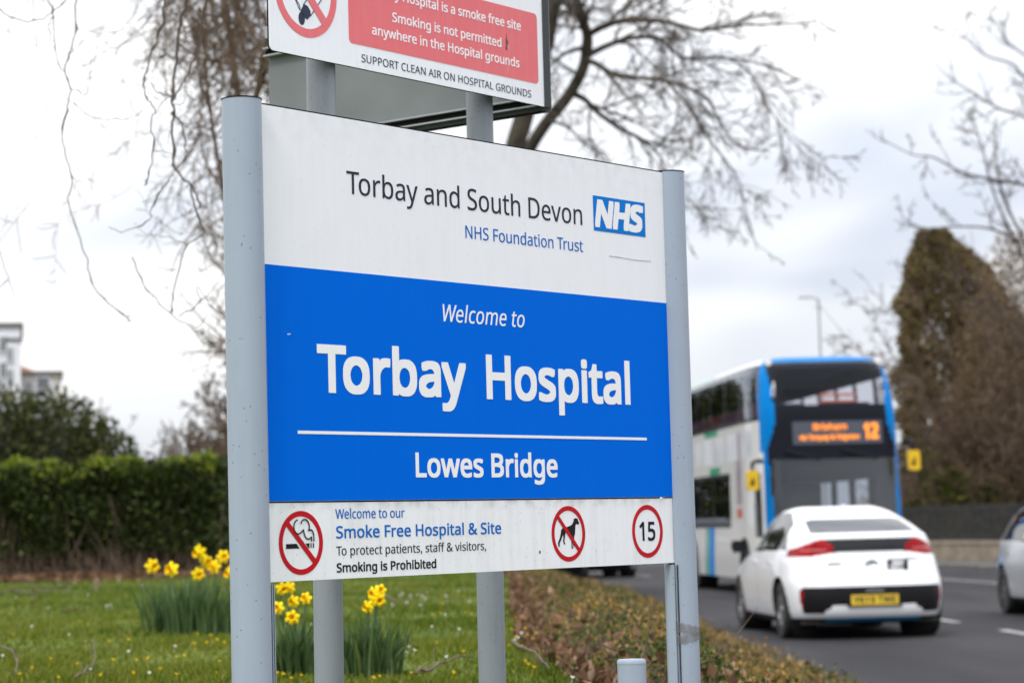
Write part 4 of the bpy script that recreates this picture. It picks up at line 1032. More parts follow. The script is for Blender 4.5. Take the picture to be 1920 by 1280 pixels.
# --- white liftback seen from behind
m_wpaint = carpaint('white car paint', (0.78, 0.80, 0.83))
def zones_lift(x, y, z):
    ax = abs(x); s = 'l' if x < 0 else 'r'
    rear = y < -1.15
    if rear:
        # rear window
        if 1.158 < z < 1.335 and ax < 0.60 - (z - 1.158) * 0.45 - 0.35 * max(0, 0.03 - (z - 1.158)) and y > -2.05: return 'rear_glass'
        # black band between the lamps and the lamps themselves
        if y < -1.55:
            lo_ = 0.950 - 0.052 * sstep(0.30, 0.78, ax) ; hi_ = 1.098 - 0.125 * sstep(0.48, 0.90, ax)
            if lo_ < z < hi_:
                if ax > 0.40 + max(0, (z - 1.02)) * 1.4 and ax > 0.38 + abs(z - 0.98) * 0.6:
                    if 0.972 < z < 0.99 and 0.48 < ax < 0.72: return 'lampw_' + s
                    return 'lamp_' + s
                if ax < 0.62: return 'band'
        # lower black insert with a step for the plate, and reflectors
        if y < -2.0:
            top_ = 0.585 - 0.02 * (ax / 0.8) ** 2
            bot_ = 0.285 + 0.09 * (1 - sstep(0.44, 0.58, ax))
            if ax < 0.80 and bot_ < z < top_:
                if ax > 0.752: return 'refl_' + s
                return 'insert'
            if ax < 0.52 and 0.215 < z < 0.245: return 'blue'
        if z < 0.225 and ax < 0.50 and y < -1.7: return 'trim'
        if 0.17 < z < 0.19: return 'trim'
    if y > 1.9 and 0.58 < z < 0.70 and ax > 0.45: return 'head_' + s
    if y > 2.0 and ax < 0.45 and 0.3 < z < 0.62: return 'trim'
    return None


LIFT = dict(top=1.462,
            front=[(0.15, 2.05), (0.30, 2.20), (0.50, 2.24), (0.66, 2.18), (0.76, 2.0), (0.86, 1.62), (0.94, 1.24), (1.0, 1.06), (1.12, 0.86), (1.25, 0.62), (1.36, 0.36), (1.43, 0.08), (1.462, -0.30)],
            rear=[(0.15, -2.02), (0.22, -2.12), (0.30, -2.19), (0.45, -2.22), (0.60, -2.215), (0.70, -2.17), (0.82, -2.12), (0.92, -2.09), (1.02, -2.07), (1.10, -2.045), (1.125, -2.03), (1.14, -1.97), (1.165, -1.84), (1.24, -1.52), (1.33, -1.10), (1.40, -0.74), (1.445, -0.45), (1.462, -0.30)],
            width=[(0.15, 0.80), (0.24, 0.865), (0.40, 0.895), (0.60, 0.910), (0.75, 0.905), (0.86, 0.892), (0.95, 0.868), (1.00, 0.845), (1.08, 0.80), (1.20, 0.74), (1.32, 0.665), (1.40, 0.60), (1.445, 0.50), (1.462, 0.40)],
            n=[(0.15, 5.5), (0.5, 5.5), (0.8, 4.6), (0.95, 4.0), (1.1, 4.2), (1.3, 4.4), (1.45, 3.0)],
            wheel_r=0.318, wheel_y=(-1.33, 1.37), track=0.775, belt=lambda y: 0.965 - 0.012 * y, glass_y=(-1.50, 1.12), glass_rake=(1.15, 1.6), pillars=(-0.10,),
            zones=zones_lift, mirror_y=0.72, handles=(0.12, -0.85), shuts=(0.98, -0.08, -1.02), mirror=m_trim, res=520)
HEAD_C = R(4.2)
wc, lev, (ff, rf, wf) = car('white_liftback_car', (3.70, 28.62, 0), HEAD_C, 'white liftback car seen from behind, red lamps and a yellow rear plate', None, m_wpaint, LIFT)
b = MB(); b.box((0, -2.232, 0.432), (0.52, 0.012, 0.112)); pl = b.build('number_plate', m_plate, wc)
text('plate_lettering', 'YK19 TWE', -0.235, 0.235, 0.0, 0.079, m_platetx, pl, stem=0.19, n=0.0, thick=0.001, frame=Matrix.Translation((0, -2.2395, 0.393)))
b = MB(); b.box((0, -2.224, 0.432), (0.60, 0.012, 0.145)); b.build('plate_recess', m_trim, wc)
b = MB(); b.lathe([(0.0, 0.0), (0.045, 0.0), (0.05, 0.006), (0.038, 0.012), (0.03, 0.006), (0, 0.004)], (0, 0, 0), (0, -1, 0), 28)
for v in b.v: v.x *= 1.5
b.v = [v + Vector((0, rf(0.82) - 0.004, 0.82)) for v in b.v]; b.build('emblem', m_chrome, wc, 1)
b = MB(); b.box((0.285, rf(0.775) - 0.008, 0.775), (0.225, 0.006, 0.175)); stk = b.build('sticker', m_trim, wc)
stk.rotation_euler = (0, 0, 0)
q = MB()
for (x_, z_, w_, h_) in ((0.285, 0.825, 0.13, 0.035), (0.27, 0.782, 0.14, 0.025), (0.315, 0.782, 0.03, 0.025), (0.285, 0.735, 0.15, 0.04)):
    q.box((x_, rf(0.775) - 0.0125, z_), (w_, 0.002, h_))
q.build('sticker_print', m_white_v, stk)
b = MB(); b.box((-0.42, rf(0.83) - 0.003, 0.83), (0.17, 0.005, 0.022)); b.build('badge', m_chrome, wc)
b = MB(); b.box((0.46, rf(0.87) - 0.003, 0.87), (0.13, 0.005, 0.014)); b.build('badge', m_chrome, wc)
b = MB(); b.tube([(0, -0.62, 1.425), (0, -0.70, 1.455), (0, -0.84, 1.47)], [0.03, 0.022, 0.008], 8); b.build('roof_antenna', m_wpaint, wc, 1)
b = MB(); b.box((0, -2.236, 0.53), (0.20, 0.03, 0.02)); b.build('plate_lamp', m_chrome, wc)

# --- hatchbacks
def zones_hatch(x, y, z):
    ax = abs(x); s = 'l' if x < 0 else 'r'
    if y < -1.0:
        if 1.0 < z < 1.36 and ax < 0.60 - (z - 1.0) * 0.25 and y < -1.2 : return 'rear_glass'
        if y < -1.6 and 0.72 < z < 0.96 and ax > 0.56: return 'lamp_' + s
        if y < -1.9 and 0.24 < z < 0.36 and ax < 0.7: return 'insert'
    if y > 1.6 and 0.62 < z < 0.76 and ax > 0.42: return 'head_' + s
    if y > 1.85 and ax < 0.5 and 0.26 < z < 0.60: return 'trim'
    return None


HATCH = dict(top=1.475,
             front=[(0.15, 1.92), (0.30, 2.05), (0.50, 2.08), (0.68, 2.02), (0.80, 1.85), (0.90, 1.50), (0.98, 1.18), (1.04, 1.02), (1.18, 0.80), (1.32, 0.52), (1.42, 0.20), (1.475, -0.25)],
             rear=[(0.15, -1.92), (0.25, -2.02), (0.45, -2.08), (0.60, -2.07), (0.72, -2.03), (0.90, -1.98), (1.00, -1.92), (1.10, -1.82), (1.20, -1.70), (1.30, -1.55), (1.38, -1.36), (1.44, -1.0), (1.475, -0.25)],
             width=[(0.15, 0.79), (0.24, 0.855), (0.40, 0.88), (0.60, 0.895), (0.75, 0.892), (0.88, 0.88), (0.97, 0.855), (1.05, 0.82), (1.20, 0.755), (1.34, 0.68), (1.42, 0.61), (1.46, 0.50), (1.475, 0.42)],
             n=[(0.15, 5.0), (0.5, 5.2), (0.8, 4.6), (1.0, 4.2), (1.3, 4.2), (1.475, 3.0)],
             wheel_r=0.312, wheel_y=(-1.24, 1.30), track=0.765, belt=lambda y: 0.955 - 0.02 * y, glass_y=(-1.62, 1.14), glass_rake=(0.75, 1.5), pillars=(-0.12, -1.08),
             zones=zones_hatch, mirror_y=0.78, handles=(0.12, -0.82), shuts=(0.96, -0.1, -1.0), res=240, arch=False, rim=m_rimd, spokes=7)
def dir_heading(y): return math.atan((xc(y) - xc(y + 1.0)))
h_on = PI + R(2.6)
HATCH_S = dict(HATCH); HATCH_S['mirror'] = carpaint('silver mirror', (0.50, 0.52, 0.55), 0.4)
sl_w = on_z(1894, 1150, 0)
car('silver_hatchback', (sl_w.x + 0.80 + 0.04, sl_w.y - 1.22, 0), h_on, 'silver hatchback cut off by the right edge of the picture', None, carpaint('silver car paint', (0.56, 0.58, 0.61), 0.35), HATCH_S)
HATCH_L = dict(HATCH); HATCH_L['res'] = 160; HATCH_L['rim'] = m_rim
car('dark_hatchback', (0.68, 60.4, 0), R(6), 'dark hatchback far down the road, showing just below the blue sign', None, carpaint('dark car paint', (0.018, 0.020, 0.026)), HATCH_L)
car('distant_white_car', (1.95, 63.5, 0), R(8), 'white car partly behind the dark hatchback, far down the road', None, carpaint('far white paint', (0.66, 0.69, 0.74)), HATCH_L)

# --- double deck bus, oncoming; local +Y forward, its right side (local +X) faces us on the left
HB = PI + R(5.0)
bus_w = Vector((5.52, 41.9, 0))
bus = empty('double_decker_bus', bus_w, HB)
tag(bus, 'blue fronted white double decker bus with an amber route display', 'bus')
BH = 4.22
fb = curve1([(0.22, -0.05), (0.4, 0.0), (1.0, 0.02), (1.5, 0.0), (2.2, -0.07), (2.6, -0.11), (3.0, -0.14), (3.3, -0.19), (3.7, -0.33), (3.98, -0.47), (4.10, -0.60), (4.17, -0.82), (4.22, -1.25)])
rb = curve1([(0.22, -10.7), (1.0, -10.8), (3.0, -10.75), (4.0, -10.6), (4.22, -10.2)])
wb_ = curve1([(0.22, 1.24), (0.5, 1.275), (2.4, 1.275), (3.3, 1.265), (3.8, 1.235), (4.02, 1.19), (4.13, 1.12), (4.19, 1.0), (4.22, 0.80)])
nb_ = curve1([(0.22, 14), (2.4, 13), (3.3, 12), (4.0, 9), (4.22, 7)])
zs = [0.30 + 0.035 * i for i in range(int((3.9 - 0.30) / 0.035))]; z = zs[-1]
while z < BH - 0.012: z += 0.02; zs.append(z)
zs[-1] = BH
levb = slice_body(zs, fb, rb, wb_, nb_, 620)
def swoosh(z):      # inner edge of the blue front corner, as |x|
    return interp([(0.3, 1.08), (0.9, 1.06), (1.7, 1.09), (2.45, 1.125), (2.60, 1.12), (2.80, 1.05), (3.0, 0.985), (3.3, 0.985), (3.7, 1.01), (4.0, 1.03), (4.2, 1.0)], z)
def bus_zone(c):
    x, y, z = c; ax = abs(x); t = -y
    front = y > fb(z) - 0.32
    if front:
        if ax < swoosh(z):
            if 3.30 < z < 4.085: return 'top_screen'
            if z >= 4.085: return 'cowl'
            if 1.02 < z < 2.36: return 'screen'
            if z > 0.86: return 'mask' if z > 2 else 'mask_low'
            return 'cowl'
        if z > 2.5 or y > fb(z) - 0.20: return 'cowl'
    s = 'l' if x > 0 else 'r'
    if ax > wb_(z) - 0.16 and not front:
        if z > 0.29 and z < 1.02:
            for q in (-1.85, -7.6):
                if math.hypot(y - q, (z - 0.48)) < 0.56: return None
        if 3.12 < z < 4.03 and 0.34 < t < 10.2:
            for p in (2.0, 3.6, 5.2, 6.8, 8.4):
                if abs(t - p) < (0.045 if x > 0 else 0.15): return 'mask_side'
            if x < 0 and z > 3.84: return 'mask_side'
            return 'up_%s%d' % (s, sum(t > p for p in (2.0, 3.6, 5.2, 6.8, 8.4)))
        if 3.06 < z < 4.08 and 0.30 < t < 10.3: return 'mask_side'
        if x > 0:
            if 1.02 < z < 2.16 and 0.32 < t < 0.82: return 'cab_win'
            if 1.30 < z < 2.15 and 3.25 < t < 9.8:
                for p in (5.0, 6.6, 8.2):
                    if abs(t - p) < 0.05: return 'mask_side'
                return 'low_l%d' % sum(t > p for p in (5.0, 6.6, 8.2))
            if 1.20 < z < 2.22 and 3.15 < t < 9.9: return 'mask_side'
            if z < 1.2:
                u = t - (1.2 - z) * 0.25
                if 5.0 < u < 5.55: return 'sblue'
                if 5.55 < u < 5.72: return 'spale'
                if 5.72 < u < 5.98: return 'sgreen'
            if 2.40 < z < 2.92 and 0.95 < t < 9.0:
                k = int((t - 0.95) / 1.35)
                if (t - 0.95) % 1.35 < 1.05 and z > 2.44: return 'ad%d' % k
            if 1.95 < t < 2.50 and 1.62 < z < 2.92: return 'strip'
            if 1.95 < t < 2.50 and 1.38 < z < 1.56: return 'redbox'
            if 2.24 < z < 2.36 and 4.2 < t < 5.4: return 'mark_a'
            if 2.96 < z < 3.06 and 4.4 < t < 5.9: return 'mark_b'
        else:
            if 1.45 < z < 2.05 and 2.4 < t < 9.8:
                if (t - 2.4) % 1.6 < 0.55: return 'mask_side'
                return 'low_r%d' % int((t - 2.4) / 1.6)
    if z > 4.10 and 5.2 < t < 9.5 and x > 0.5: return 'roofgreen'
    return 'body'
m_bwhite = carpaint('white bus paint', (0.70, 0.70, 0.69)); m_bblue = mat('bright blue bus paint', (0.0, 0.175, 0.52), None, rough=0.4, spec=0.04); m_bgreen = carpaint('green bus paint', (0.0, 0.33, 0.18))
m_bpale = carpaint('pale blue bus paint', (0.25, 0.55, 0.68)); m_mask = mat('black gloss panel', (0.007, 0.008, 0.014), None, rough=0.2, spec=0.12)
m_bglass = glassmat('bus screen glass', (0.88, 0.90, 0.98), -0.025); m_sglass = glassmat('bus side glass', (0.88, 0.88, 0.90), -0.02); m_lglass = glassmat('cab screen glass', (0.62, 0.66, 0.72), 0.032)
m_ad0 = mat('grey advert print', (0.42, 0.45, 0.50), (0.60, 0.61, 0.64), 2.5, 0.4); m_ad1 = mat('pale advert print', (0.52, 0.54, 0.60), (0.64, 0.64, 0.68), 3.5, 0.4)
m_str = mat('mauve print', (0.20, 0.16, 0.20), (0.32, 0.26, 0.30), 4, 0.4); m_redp = mat('red notice', (0.42, 0.07, 0.05))
bparts = {'body': ('body', m_bwhite), 'cowl': ('front_cowl', m_bblue), 'top_screen': ('upper_windscreen', m_bglass), 'screen': ('windscreen', m_lglass), 'mask': ('front_mask', m_mask), 'mask_side': ('window_surround', m_mask),
          'up_l': ('upper_side_window', m_sglass), 'up_r': ('upper_side_window', m_sglass), 'low_l': ('lower_side_window', m_sglass), 'low_r': ('lower_side_window', m_sglass), 'cab_win': ('cab_window', m_glass),
          'sblue': ('blue_stripe', m_bblue), 'spale': ('pale_stripe', m_bpale), 'sgreen': ('green_stripe', m_bgreen), **{'ad%d' % k: ('advert_panel', (m_ad0, m_ad1)[k % 2]) for k in range(7)}, **{'up_%s%d' % (s, k): ('upper_side_window', m_sglass) for s in 'lr' for k in range(6)}, **{'low_%s%d' % (s, k): ('lower_side_window', m_sglass) for s in 'lr' for k in range(6)}, 'mask_low': ('lower_mask', m_mask), 'mark_a': ('green_flash', m_bgreen), 'mark_b': ('green_flash', m_bgreen), 'roofgreen': ('roof_flash', m_bgreen), 'strip': ('side_panel', m_str), 'redbox': ('notice_panel', m_redp)}
cells_to_parts(levb, bus_zone, bparts, bus)
m_int = mat('dark bus interior', (0.010, 0.010, 0.020), (0.018, 0.018, 0.032), 3, 0.8, spec=0.1); m_seat = mat('red blue moquette', (0.12, 0.02, 0.03), (0.03, 0.03, 0.10), 4, 0.9)
m_ceil = mat('interior ceiling', (0.024, 0.032, 0.115), None, rough=0.7, spec=0.1); m_grab = mat('orange grab rail', (0.55, 0.12, 0.04), None, rough=0.4)
b = MB(); b.box((0, -5.5, 2.74), (2.42, 10.0, 0.12)); b.box((0, -5.5, 0.33), (2.42, 10.1, 0.06)); b.box((0, -10.4, 2.2), (2.4, 0.06, 3.6)); b.build('deck', m_int, bus)
b = MB(); b.box((0, -5.6, 4.06), (2.1, 9.2, 0.05)); b.build('ceiling', m_ceil, bus)
for row in range(9):
    for s in (-0.62, 0.62):
        for dk, ys in ((2.80, 1.5 + row * 0.95), (0.40, 3.4 + row * 0.75)):
            if ys > 9.8: continue
            b = MB(); b.box((s, -ys, dk + 0.30), (0.88, 0.42, 0.10)); b.box((s, -ys - 0.20, dk + 0.44), (0.86, 0.09, 0.34), Matrix.Rotation(R(8), 3, 'X')); b.box((s, -ys, dk + 0.12), (0.2, 0.3, 0.26)); b.build('seat', m_seat, bus)
for zz, ln in ((3.50, 1.0), (3.38, 0.06)):
    b = MB(); b.tube([(-0.55, -0.55, zz), (0.10, -0.55, zz)], 0.025, 6); b.build('grab_rail', m_grab, bus)
b = MB(); b.box((0.45, -1.15, 1.2), (0.9, 0.06, 1.5)); b.box((0.5, -0.75, 1.02), (0.8, 0.5, 0.08)); b.build('cab_partition', m_int, bus)
b = MB(); b.tube([(0.55 + 0.21 * math.cos(a), -0.62 + 0.10 * math.sin(a), 1.22 + 0.18 * math.sin(a)) for a in [2 * PI * i / 20 for i in range(21)]], 0.016, 5); b.build('steering_wheel', m_trim, bus)
# destination display: amber letters on a dark board
m_led = emat('amber display', (1.0, 0.27, 0.02), 1.35); m_board = mat('display board', (0.035, 0.045, 0.07), None, rough=0.25, coat=0.4)
b = MB(); b.box((-0.10, fb(2.82) + 0.012, 2.82), (1.58, 0.016, 0.40), Matrix.Rotation(R(4), 3, 'X')); bd = b.build('destination_display', m_board, bus)
flip = Matrix.Rotation(PI, 4, 'Z')
def led(s, u0, u1, base, cap):
    text('display_lettering', s, u0, u1, 0, cap, m_led, bd, stem=0.20, n=0.0, thick=0.002, frame=Matrix.Translation((0, fb(2.82) + 0.040, base)) @ flip)
led('Brixham', -0.33, 0.26, 2.865, 0.115); led('via Torquay & Paignton', -0.58, 0.48, 2.70, 0.09); led('12', 0.56, 0.82, 2.695, 0.28)
# wipers, lamps, mirrors, wheels
b = MB()
for x_ in (-0.15, 0.85): b.tube([(x_, fb(2.45) + 0.03, 2.52), (x_ - 0.28, fb(2.38) + 0.05, 2.44), (x_ - 0.62, fb(2.30) + 0.04, 2.36)], 0.022, 5)
b.build('wiper', m_trim, bus)
for x_ in (-0.98, 0.98):
    b = MB(); b.lathe([(0, 0.02), (0.05, 0.015), (0.06, -0.03)], (x_, fb(4.08) - 0.02, 4.10), (0, 1, 0.3), 14); b.build('marker_lamp', emat('white marker lamp', (1, 1, 0.95), 0.6), bus, 1)
    b = MB(); b.lathe([(0, 0.02), (0.10, 0.015), (0.12, -0.05)], (x_ * 0.88, fb(0.62) - 0.02, 0.68), (0, 1, 0), 18); b.build('headlamp', m_head, bus, 1)
m_yel = mat('yellow mirror back', (0.72, 0.45, 0.005), None, rough=0.4)
for x_, zc, out_, face_w in ((1.0, 2.02, 0.20, 0.20), (-1.0, 2.30, 0.08, 0.20)):
    X = x_ * (1.275 + out_)
    b = MB(); b.tube([(x_ * 1.25, -0.12, zc + 0.32), (x_ * 1.32, 0.12, zc + 0.34), (X, 0.18, zc + 0.30), (X, 0.18, zc + 0.18)], 0.036, 8); ar = b.build('mirror_arm', m_trim, bus)
    vs_, fs = extrude_poly([(X + a, zc + c) for a, c in [(p[0], p[1]) for p in rrect(-face_w / 2, face_w / 2, -0.85 * face_w, 0.85 * face_w, 0.045, 4)]], 0.10, 0.24); b = MB(); b.add(vs_, fs); b.build('mirror_head', m_yel, ar, 1, 40)
    vs_, fs = extrude_poly([(X + a, zc + c) for a, c in [(0.02, -0.02), (0.05, -0.02), (0.05, -0.09), (-0.02, -0.09), (-0.02, 0.03), (0.02, 0.05)]], 0.2405, 0.243); b = MB(); b.add(vs_, fs); b.build('mirror_mark', m_trim, ar)
for q in (-1.85, -7.6):
    for s in (-1, 1):
        wheel(bus, (s * 1.10, q, 0.48), 0.48, 0.28, s, m_rimd, 8)
        b = MB(); b.lathe([(0.565, -0.4), (0.565, 0.0)], (s * 1.27, q, 0.48), (s, 0, 0), 40); b.build('wheel_arch', m_under, bus)
b = MB(); b.box((0, -5.3, 0.34), (2.3, 9.8, 0.1)); b.build('chassis', m_under, bus)

# ------------------------------------------------------------------ plants
def leaves(mb, pts, size, up=0.3, aspect=0.6, rnd=random, mi=None):
    """leaf = folded quad pair; pts: list of (position, outward direction)"""
    for p, o in pts:
        s = size * rnd.uniform(0.6, 1.35)
        d = (Vector((rnd.gauss(0, 1), rnd.gauss(0, 1), rnd.gauss(0, 1) + up)) + o * 1.2).normalized()
        n = Vector((rnd.gauss(0, 1), rnd.gauss(0, 1), rnd.gauss(0, 1) + 0.6))
        a = d.cross(n); a = a.normalized() if a.length > 1e-5 else d.orthogonal().normalized()
        c = d.cross(a) * (s * 0.12)
        w_ = a * s * aspect * 0.5
        mb.add([p, p + d * s * 0.5 + w_ + c, p + d * s, p + d * s * 0.5 - w_ + c], [(0, 1, 2), (0, 2, 3)], mi(p) if mi else 0)


def shell_pts(n, c, rad, rnd, inner=0.55, flat=None):
    out = []
    for _ in range(n):
        v = Vector((rnd.gauss(0, 1), rnd.gauss(0, 1), rnd.gauss(0, 1))).normalized()
        q = rnd.uniform(inner, 1.0) ** 0.6
        out.append((Vector(c) + Vector((v.x * rad[0], v.y * rad[1], v.z * rad[2])) * q, v))
    return out


# --- clipped laurel hedge at the far side of the lawn
rnd = random.Random(21)
m_hedge = leafmat('hedge leaves', [(0.0, (0.018, 0.029, 0.008)), (0.45, (0.030, 0.046, 0.012)), (0.8, (0.055, 0.076, 0.016)), (1.0, (0.10, 0.11, 0.03))], 0.42, 0.12)
m_hedget = leafmat('young hedge leaves', [(0.0, (0.07, 0.11, 0.010)), (0.5, (0.13, 0.18, 0.014)), (1.0, (0.24, 0.27, 0.025))], 0.45, 0.3)
m_stem = mat('brown stems', (0.055, 0.040, 0.028), (0.11, 0.085, 0.06), 8, 0.9)
m_drystem = mat('dry stems', (0.08, 0.055, 0.038), (0.14, 0.10, 0.07), 6, 0.95)
HY, HXR, HXL, HTOP = 34.5, -4.26, -10.5, 1.68      # front face depth, right end, left end, height above the lawn
hd = empty('clipped_hedge', ((HXR + HXL) / 2, HY + 0.6, 0.75)); hx = (HXR - HXL) / 2
hd.rotation_euler = (0, 0, 0); tag(hd, 'long clipped evergreen hedge with a bright green top, at the far edge of the lawn', 'hedge')
mb = MB(); pts = []
for _ in range(15000):
    x_ = rnd.uniform(-hx, hx); z_ = 0.35 + (HTOP - 0.40) * rnd.random() ** 0.85
    bul = 0.10 * math.sin(x_ * 3.1) + 0.07 * math.sin(x_ * 7.7 + z_ * 4) + 0.06 * math.sin(z_ * 6 + x_ * 2)
    endr = 0.25 * (1 - sstep(hx - 0.35, hx, x_) * (z_ / HTOP))
    pts.append((Vector((x_, -0.6 - bul + rnd.uniform(-0.02, 0.30) + (0.25 - endr), z_)), Vector((0, -1, 0.2))))
for _ in range(2500):
    z_ = rnd.uniform(0.3, HTOP); pts.append((Vector((hx - rnd.uniform(-0.05, 0.25), rnd.uniform(-0.6, 0.6), z_)), Vector((1, 0, 0.2))))
leaves(mb, pts, 0.085, rnd=rnd)
mb.build('foliage', m_hedge, hd)
mb = MB(); pts = []
for _ in range(5200):
    x_ = rnd.uniform(-hx, hx); y_ = rnd.uniform(-0.66, 0.6)
    z_ = HTOP - 0.06 + 0.05 * math.sin(x_ * 5) + 0.04 * math.sin(x_ * 11.3 + y_ * 3) + rnd.uniform(-0.10, 0.05) - (0.16 * rnd.random() if y_ < -0.5 else 0)
    pts.append((Vector((x_, y_, z_)), Vector((0, -0.3, 0.8))))
leaves(mb, pts, 0.085, rnd=rnd); mb.build('top_growth', m_hedget, hd)
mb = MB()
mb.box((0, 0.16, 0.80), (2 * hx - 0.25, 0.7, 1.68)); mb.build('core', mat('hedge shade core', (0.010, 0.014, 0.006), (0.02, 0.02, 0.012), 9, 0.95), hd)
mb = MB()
for _ in range(260):
    x_ = rnd.uniform(-hx, hx); y_ = rnd.uniform(-0.5, -0.1)
    mb.tube([(x_, y_, -0.05), (x_ + rnd.uniform(-.08, .08), y_ - rnd.uniform(0, .1), 0.35), (x_ + rnd.uniform(-.3, .3), y_ - rnd.uniform(-0.05, .2), rnd.uniform(0.6, 1.3))], [0.022 * rnd.uniform(.5, 1.2), 0.014, 0.004], 4, cap=False)
for _ in range(900):       # dry twigs at the foot
    x_ = rnd.uniform(-hx, hx + 0.2); y_ = rnd.uniform(-0.75, -0.2)
    mb.tube([(x_, y_, rnd.uniform(0, .25)), (x_ + rnd.uniform(-.25, .25), y_ + rnd.uniform(-.15, .1), rnd.uniform(0.05, .45))], [0.006, 0.002], 3, cap=False)
mb.build('stems', m_drystem, hd)

# --- bigger evergreen bush behind the hedge
bs = empty('evergreen_bush', (-8.6, 41, 0.75)); tag(bs, 'tall dark rounded evergreen bush behind the clipped hedge', 'bush')
m_bush = leafmat('dark evergreen leaves', [(0.0, (0.022, 0.031, 0.008)), (0.5, (0.046, 0.056, 0.014)), (0.85, (0.080, 0.088, 0.022)), (1.0, (0.13, 0.12, 0.04))], 0.45, 0.1)
mb = MB(); pts = []
for c, rr, n in (((-2.0, 0, 1.75), (1.9, 1.2, 1.36), 5200), ((-0.3, 0, 1.8), (1.4, 1.2, 1.46), 5200), ((0.75, 0, 1.75), (1.05, 1.1, 1.40), 4600), ((1.55, 0, 1.35), (0.8, 1.0, 1.25), 3200), ((2.05, 0.2, 0.9), (0.5, 0.7, 0.8), 700), ((-4, 0, 1.8), (1.6, 1.2, 1.3), 2000)):
    pts += shell_pts(n, c, rr, rnd, 0.5)
leaves(mb, pts, 0.105, rnd=rnd); mb.build('foliage', m_bush, bs)
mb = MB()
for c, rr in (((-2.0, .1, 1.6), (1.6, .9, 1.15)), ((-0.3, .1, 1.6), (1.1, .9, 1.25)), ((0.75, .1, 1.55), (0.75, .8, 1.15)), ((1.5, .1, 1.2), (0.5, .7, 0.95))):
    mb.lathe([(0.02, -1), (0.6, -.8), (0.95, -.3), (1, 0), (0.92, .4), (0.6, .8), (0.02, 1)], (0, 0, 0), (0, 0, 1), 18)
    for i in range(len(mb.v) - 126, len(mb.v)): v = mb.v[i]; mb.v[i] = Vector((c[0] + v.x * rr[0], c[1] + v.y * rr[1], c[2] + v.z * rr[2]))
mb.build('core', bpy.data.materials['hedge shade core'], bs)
mb = MB()
for _ in range(60):
    a = rnd.uniform(-2.5, 1.8); mb.tube([(a, 0, -0.1), (a + rnd.uniform(-.2, .2), rnd.uniform(-.3, .3), 0.8), (a + rnd.uniform(-.5, .5), rnd.uniform(-.6, .6), rnd.uniform(1.5, 2.7))], [0.05, 0.03, 0.006], 5, cap=False)
mb.build('stems', m_stem, bs)


# --- bare trees
def wander(p, d, ln, n, rnd, jit, grav=0.0):
    out = [Vector(p)]; d = Vector(d).normalized()
    for i in range(n):
        d = (d + Vector((rnd.gauss(0, jit), rnd.gauss(0, jit), rnd.gauss(0, jit) + grav))).normalized()
        out.append(out[-1] + d * ln / n)
    return out


def twigs(mb, path, r0, rnd, level, dens, ln, rmin=0.0022, spread=0.9, grav=-0.03, sides=4, jit=0.16, start=0.12):
    """side shoots along path, recursively"""
    L_ = sum((b - a).length for a, b in zip(path, path[1:]))
    k = max(1, int(dens * L_ + rnd.random()))
    for _ in range(k):
        t = rnd.uniform(start, 1.0) * (len(path) - 1); i = min(int(t), len(path) - 2)
        p = path[i].lerp(path[i + 1], t - i); d = (path[i + 1] - path[i]).normalized()
        s = Vector((rnd.gauss(0, 1), rnd.gauss(0, 1), rnd.gauss(0, 1))); s = (s - d * s.dot(d))
        if s.length < 1e-4: continue
        dd = (d * rnd.uniform(0.35, 1.0) + s.normalized() * spread).normalized()
        l = ln * rnd.uniform(0.4, 1.15) * (1 - 0.45 * t / (len(path) - 1))
        n = 5 if level > 1 else 4
        q = wander(p, dd, l, n, rnd, jit, grav)
        ra = max(rmin, r0 * (1 - 0.75 * t / (len(path) - 1)) * 0.55)
        mb.tube(q, [ra + (rmin * 0.7 - ra) * j / n for j in range(n + 1)], sides if ra > 0.008 else 3, cap=False)
        if level > 1: twigs(mb, q, ra, rnd, level - 1, dens * 1.5, l * 0.52, rmin, spread, grav, sides, jit)


def limb(mb, pts, r0, r1, sides=7):
    q = smooth_line(pts, 5); n = len(q) - 1
    mb.tube(q, [r0 + (r1 - r0) * j / n for j in range(n + 1)], sides, cap=False)
    return q


m_bark = mat('dark bark', (0.035, 0.028, 0.022), (0.075, 0.062, 0.045), 5, 0.95, bump=0.8, bscale=20)
m_twig = mat('bare twigs', (0.050, 0.038, 0.030), (0.085, 0.064, 0.048), 2, 0.9)
m_twigb = mat('brown twigs', (0.080, 0.052, 0.034), (0.135, 0.090, 0.058), 1.5, 0.9)

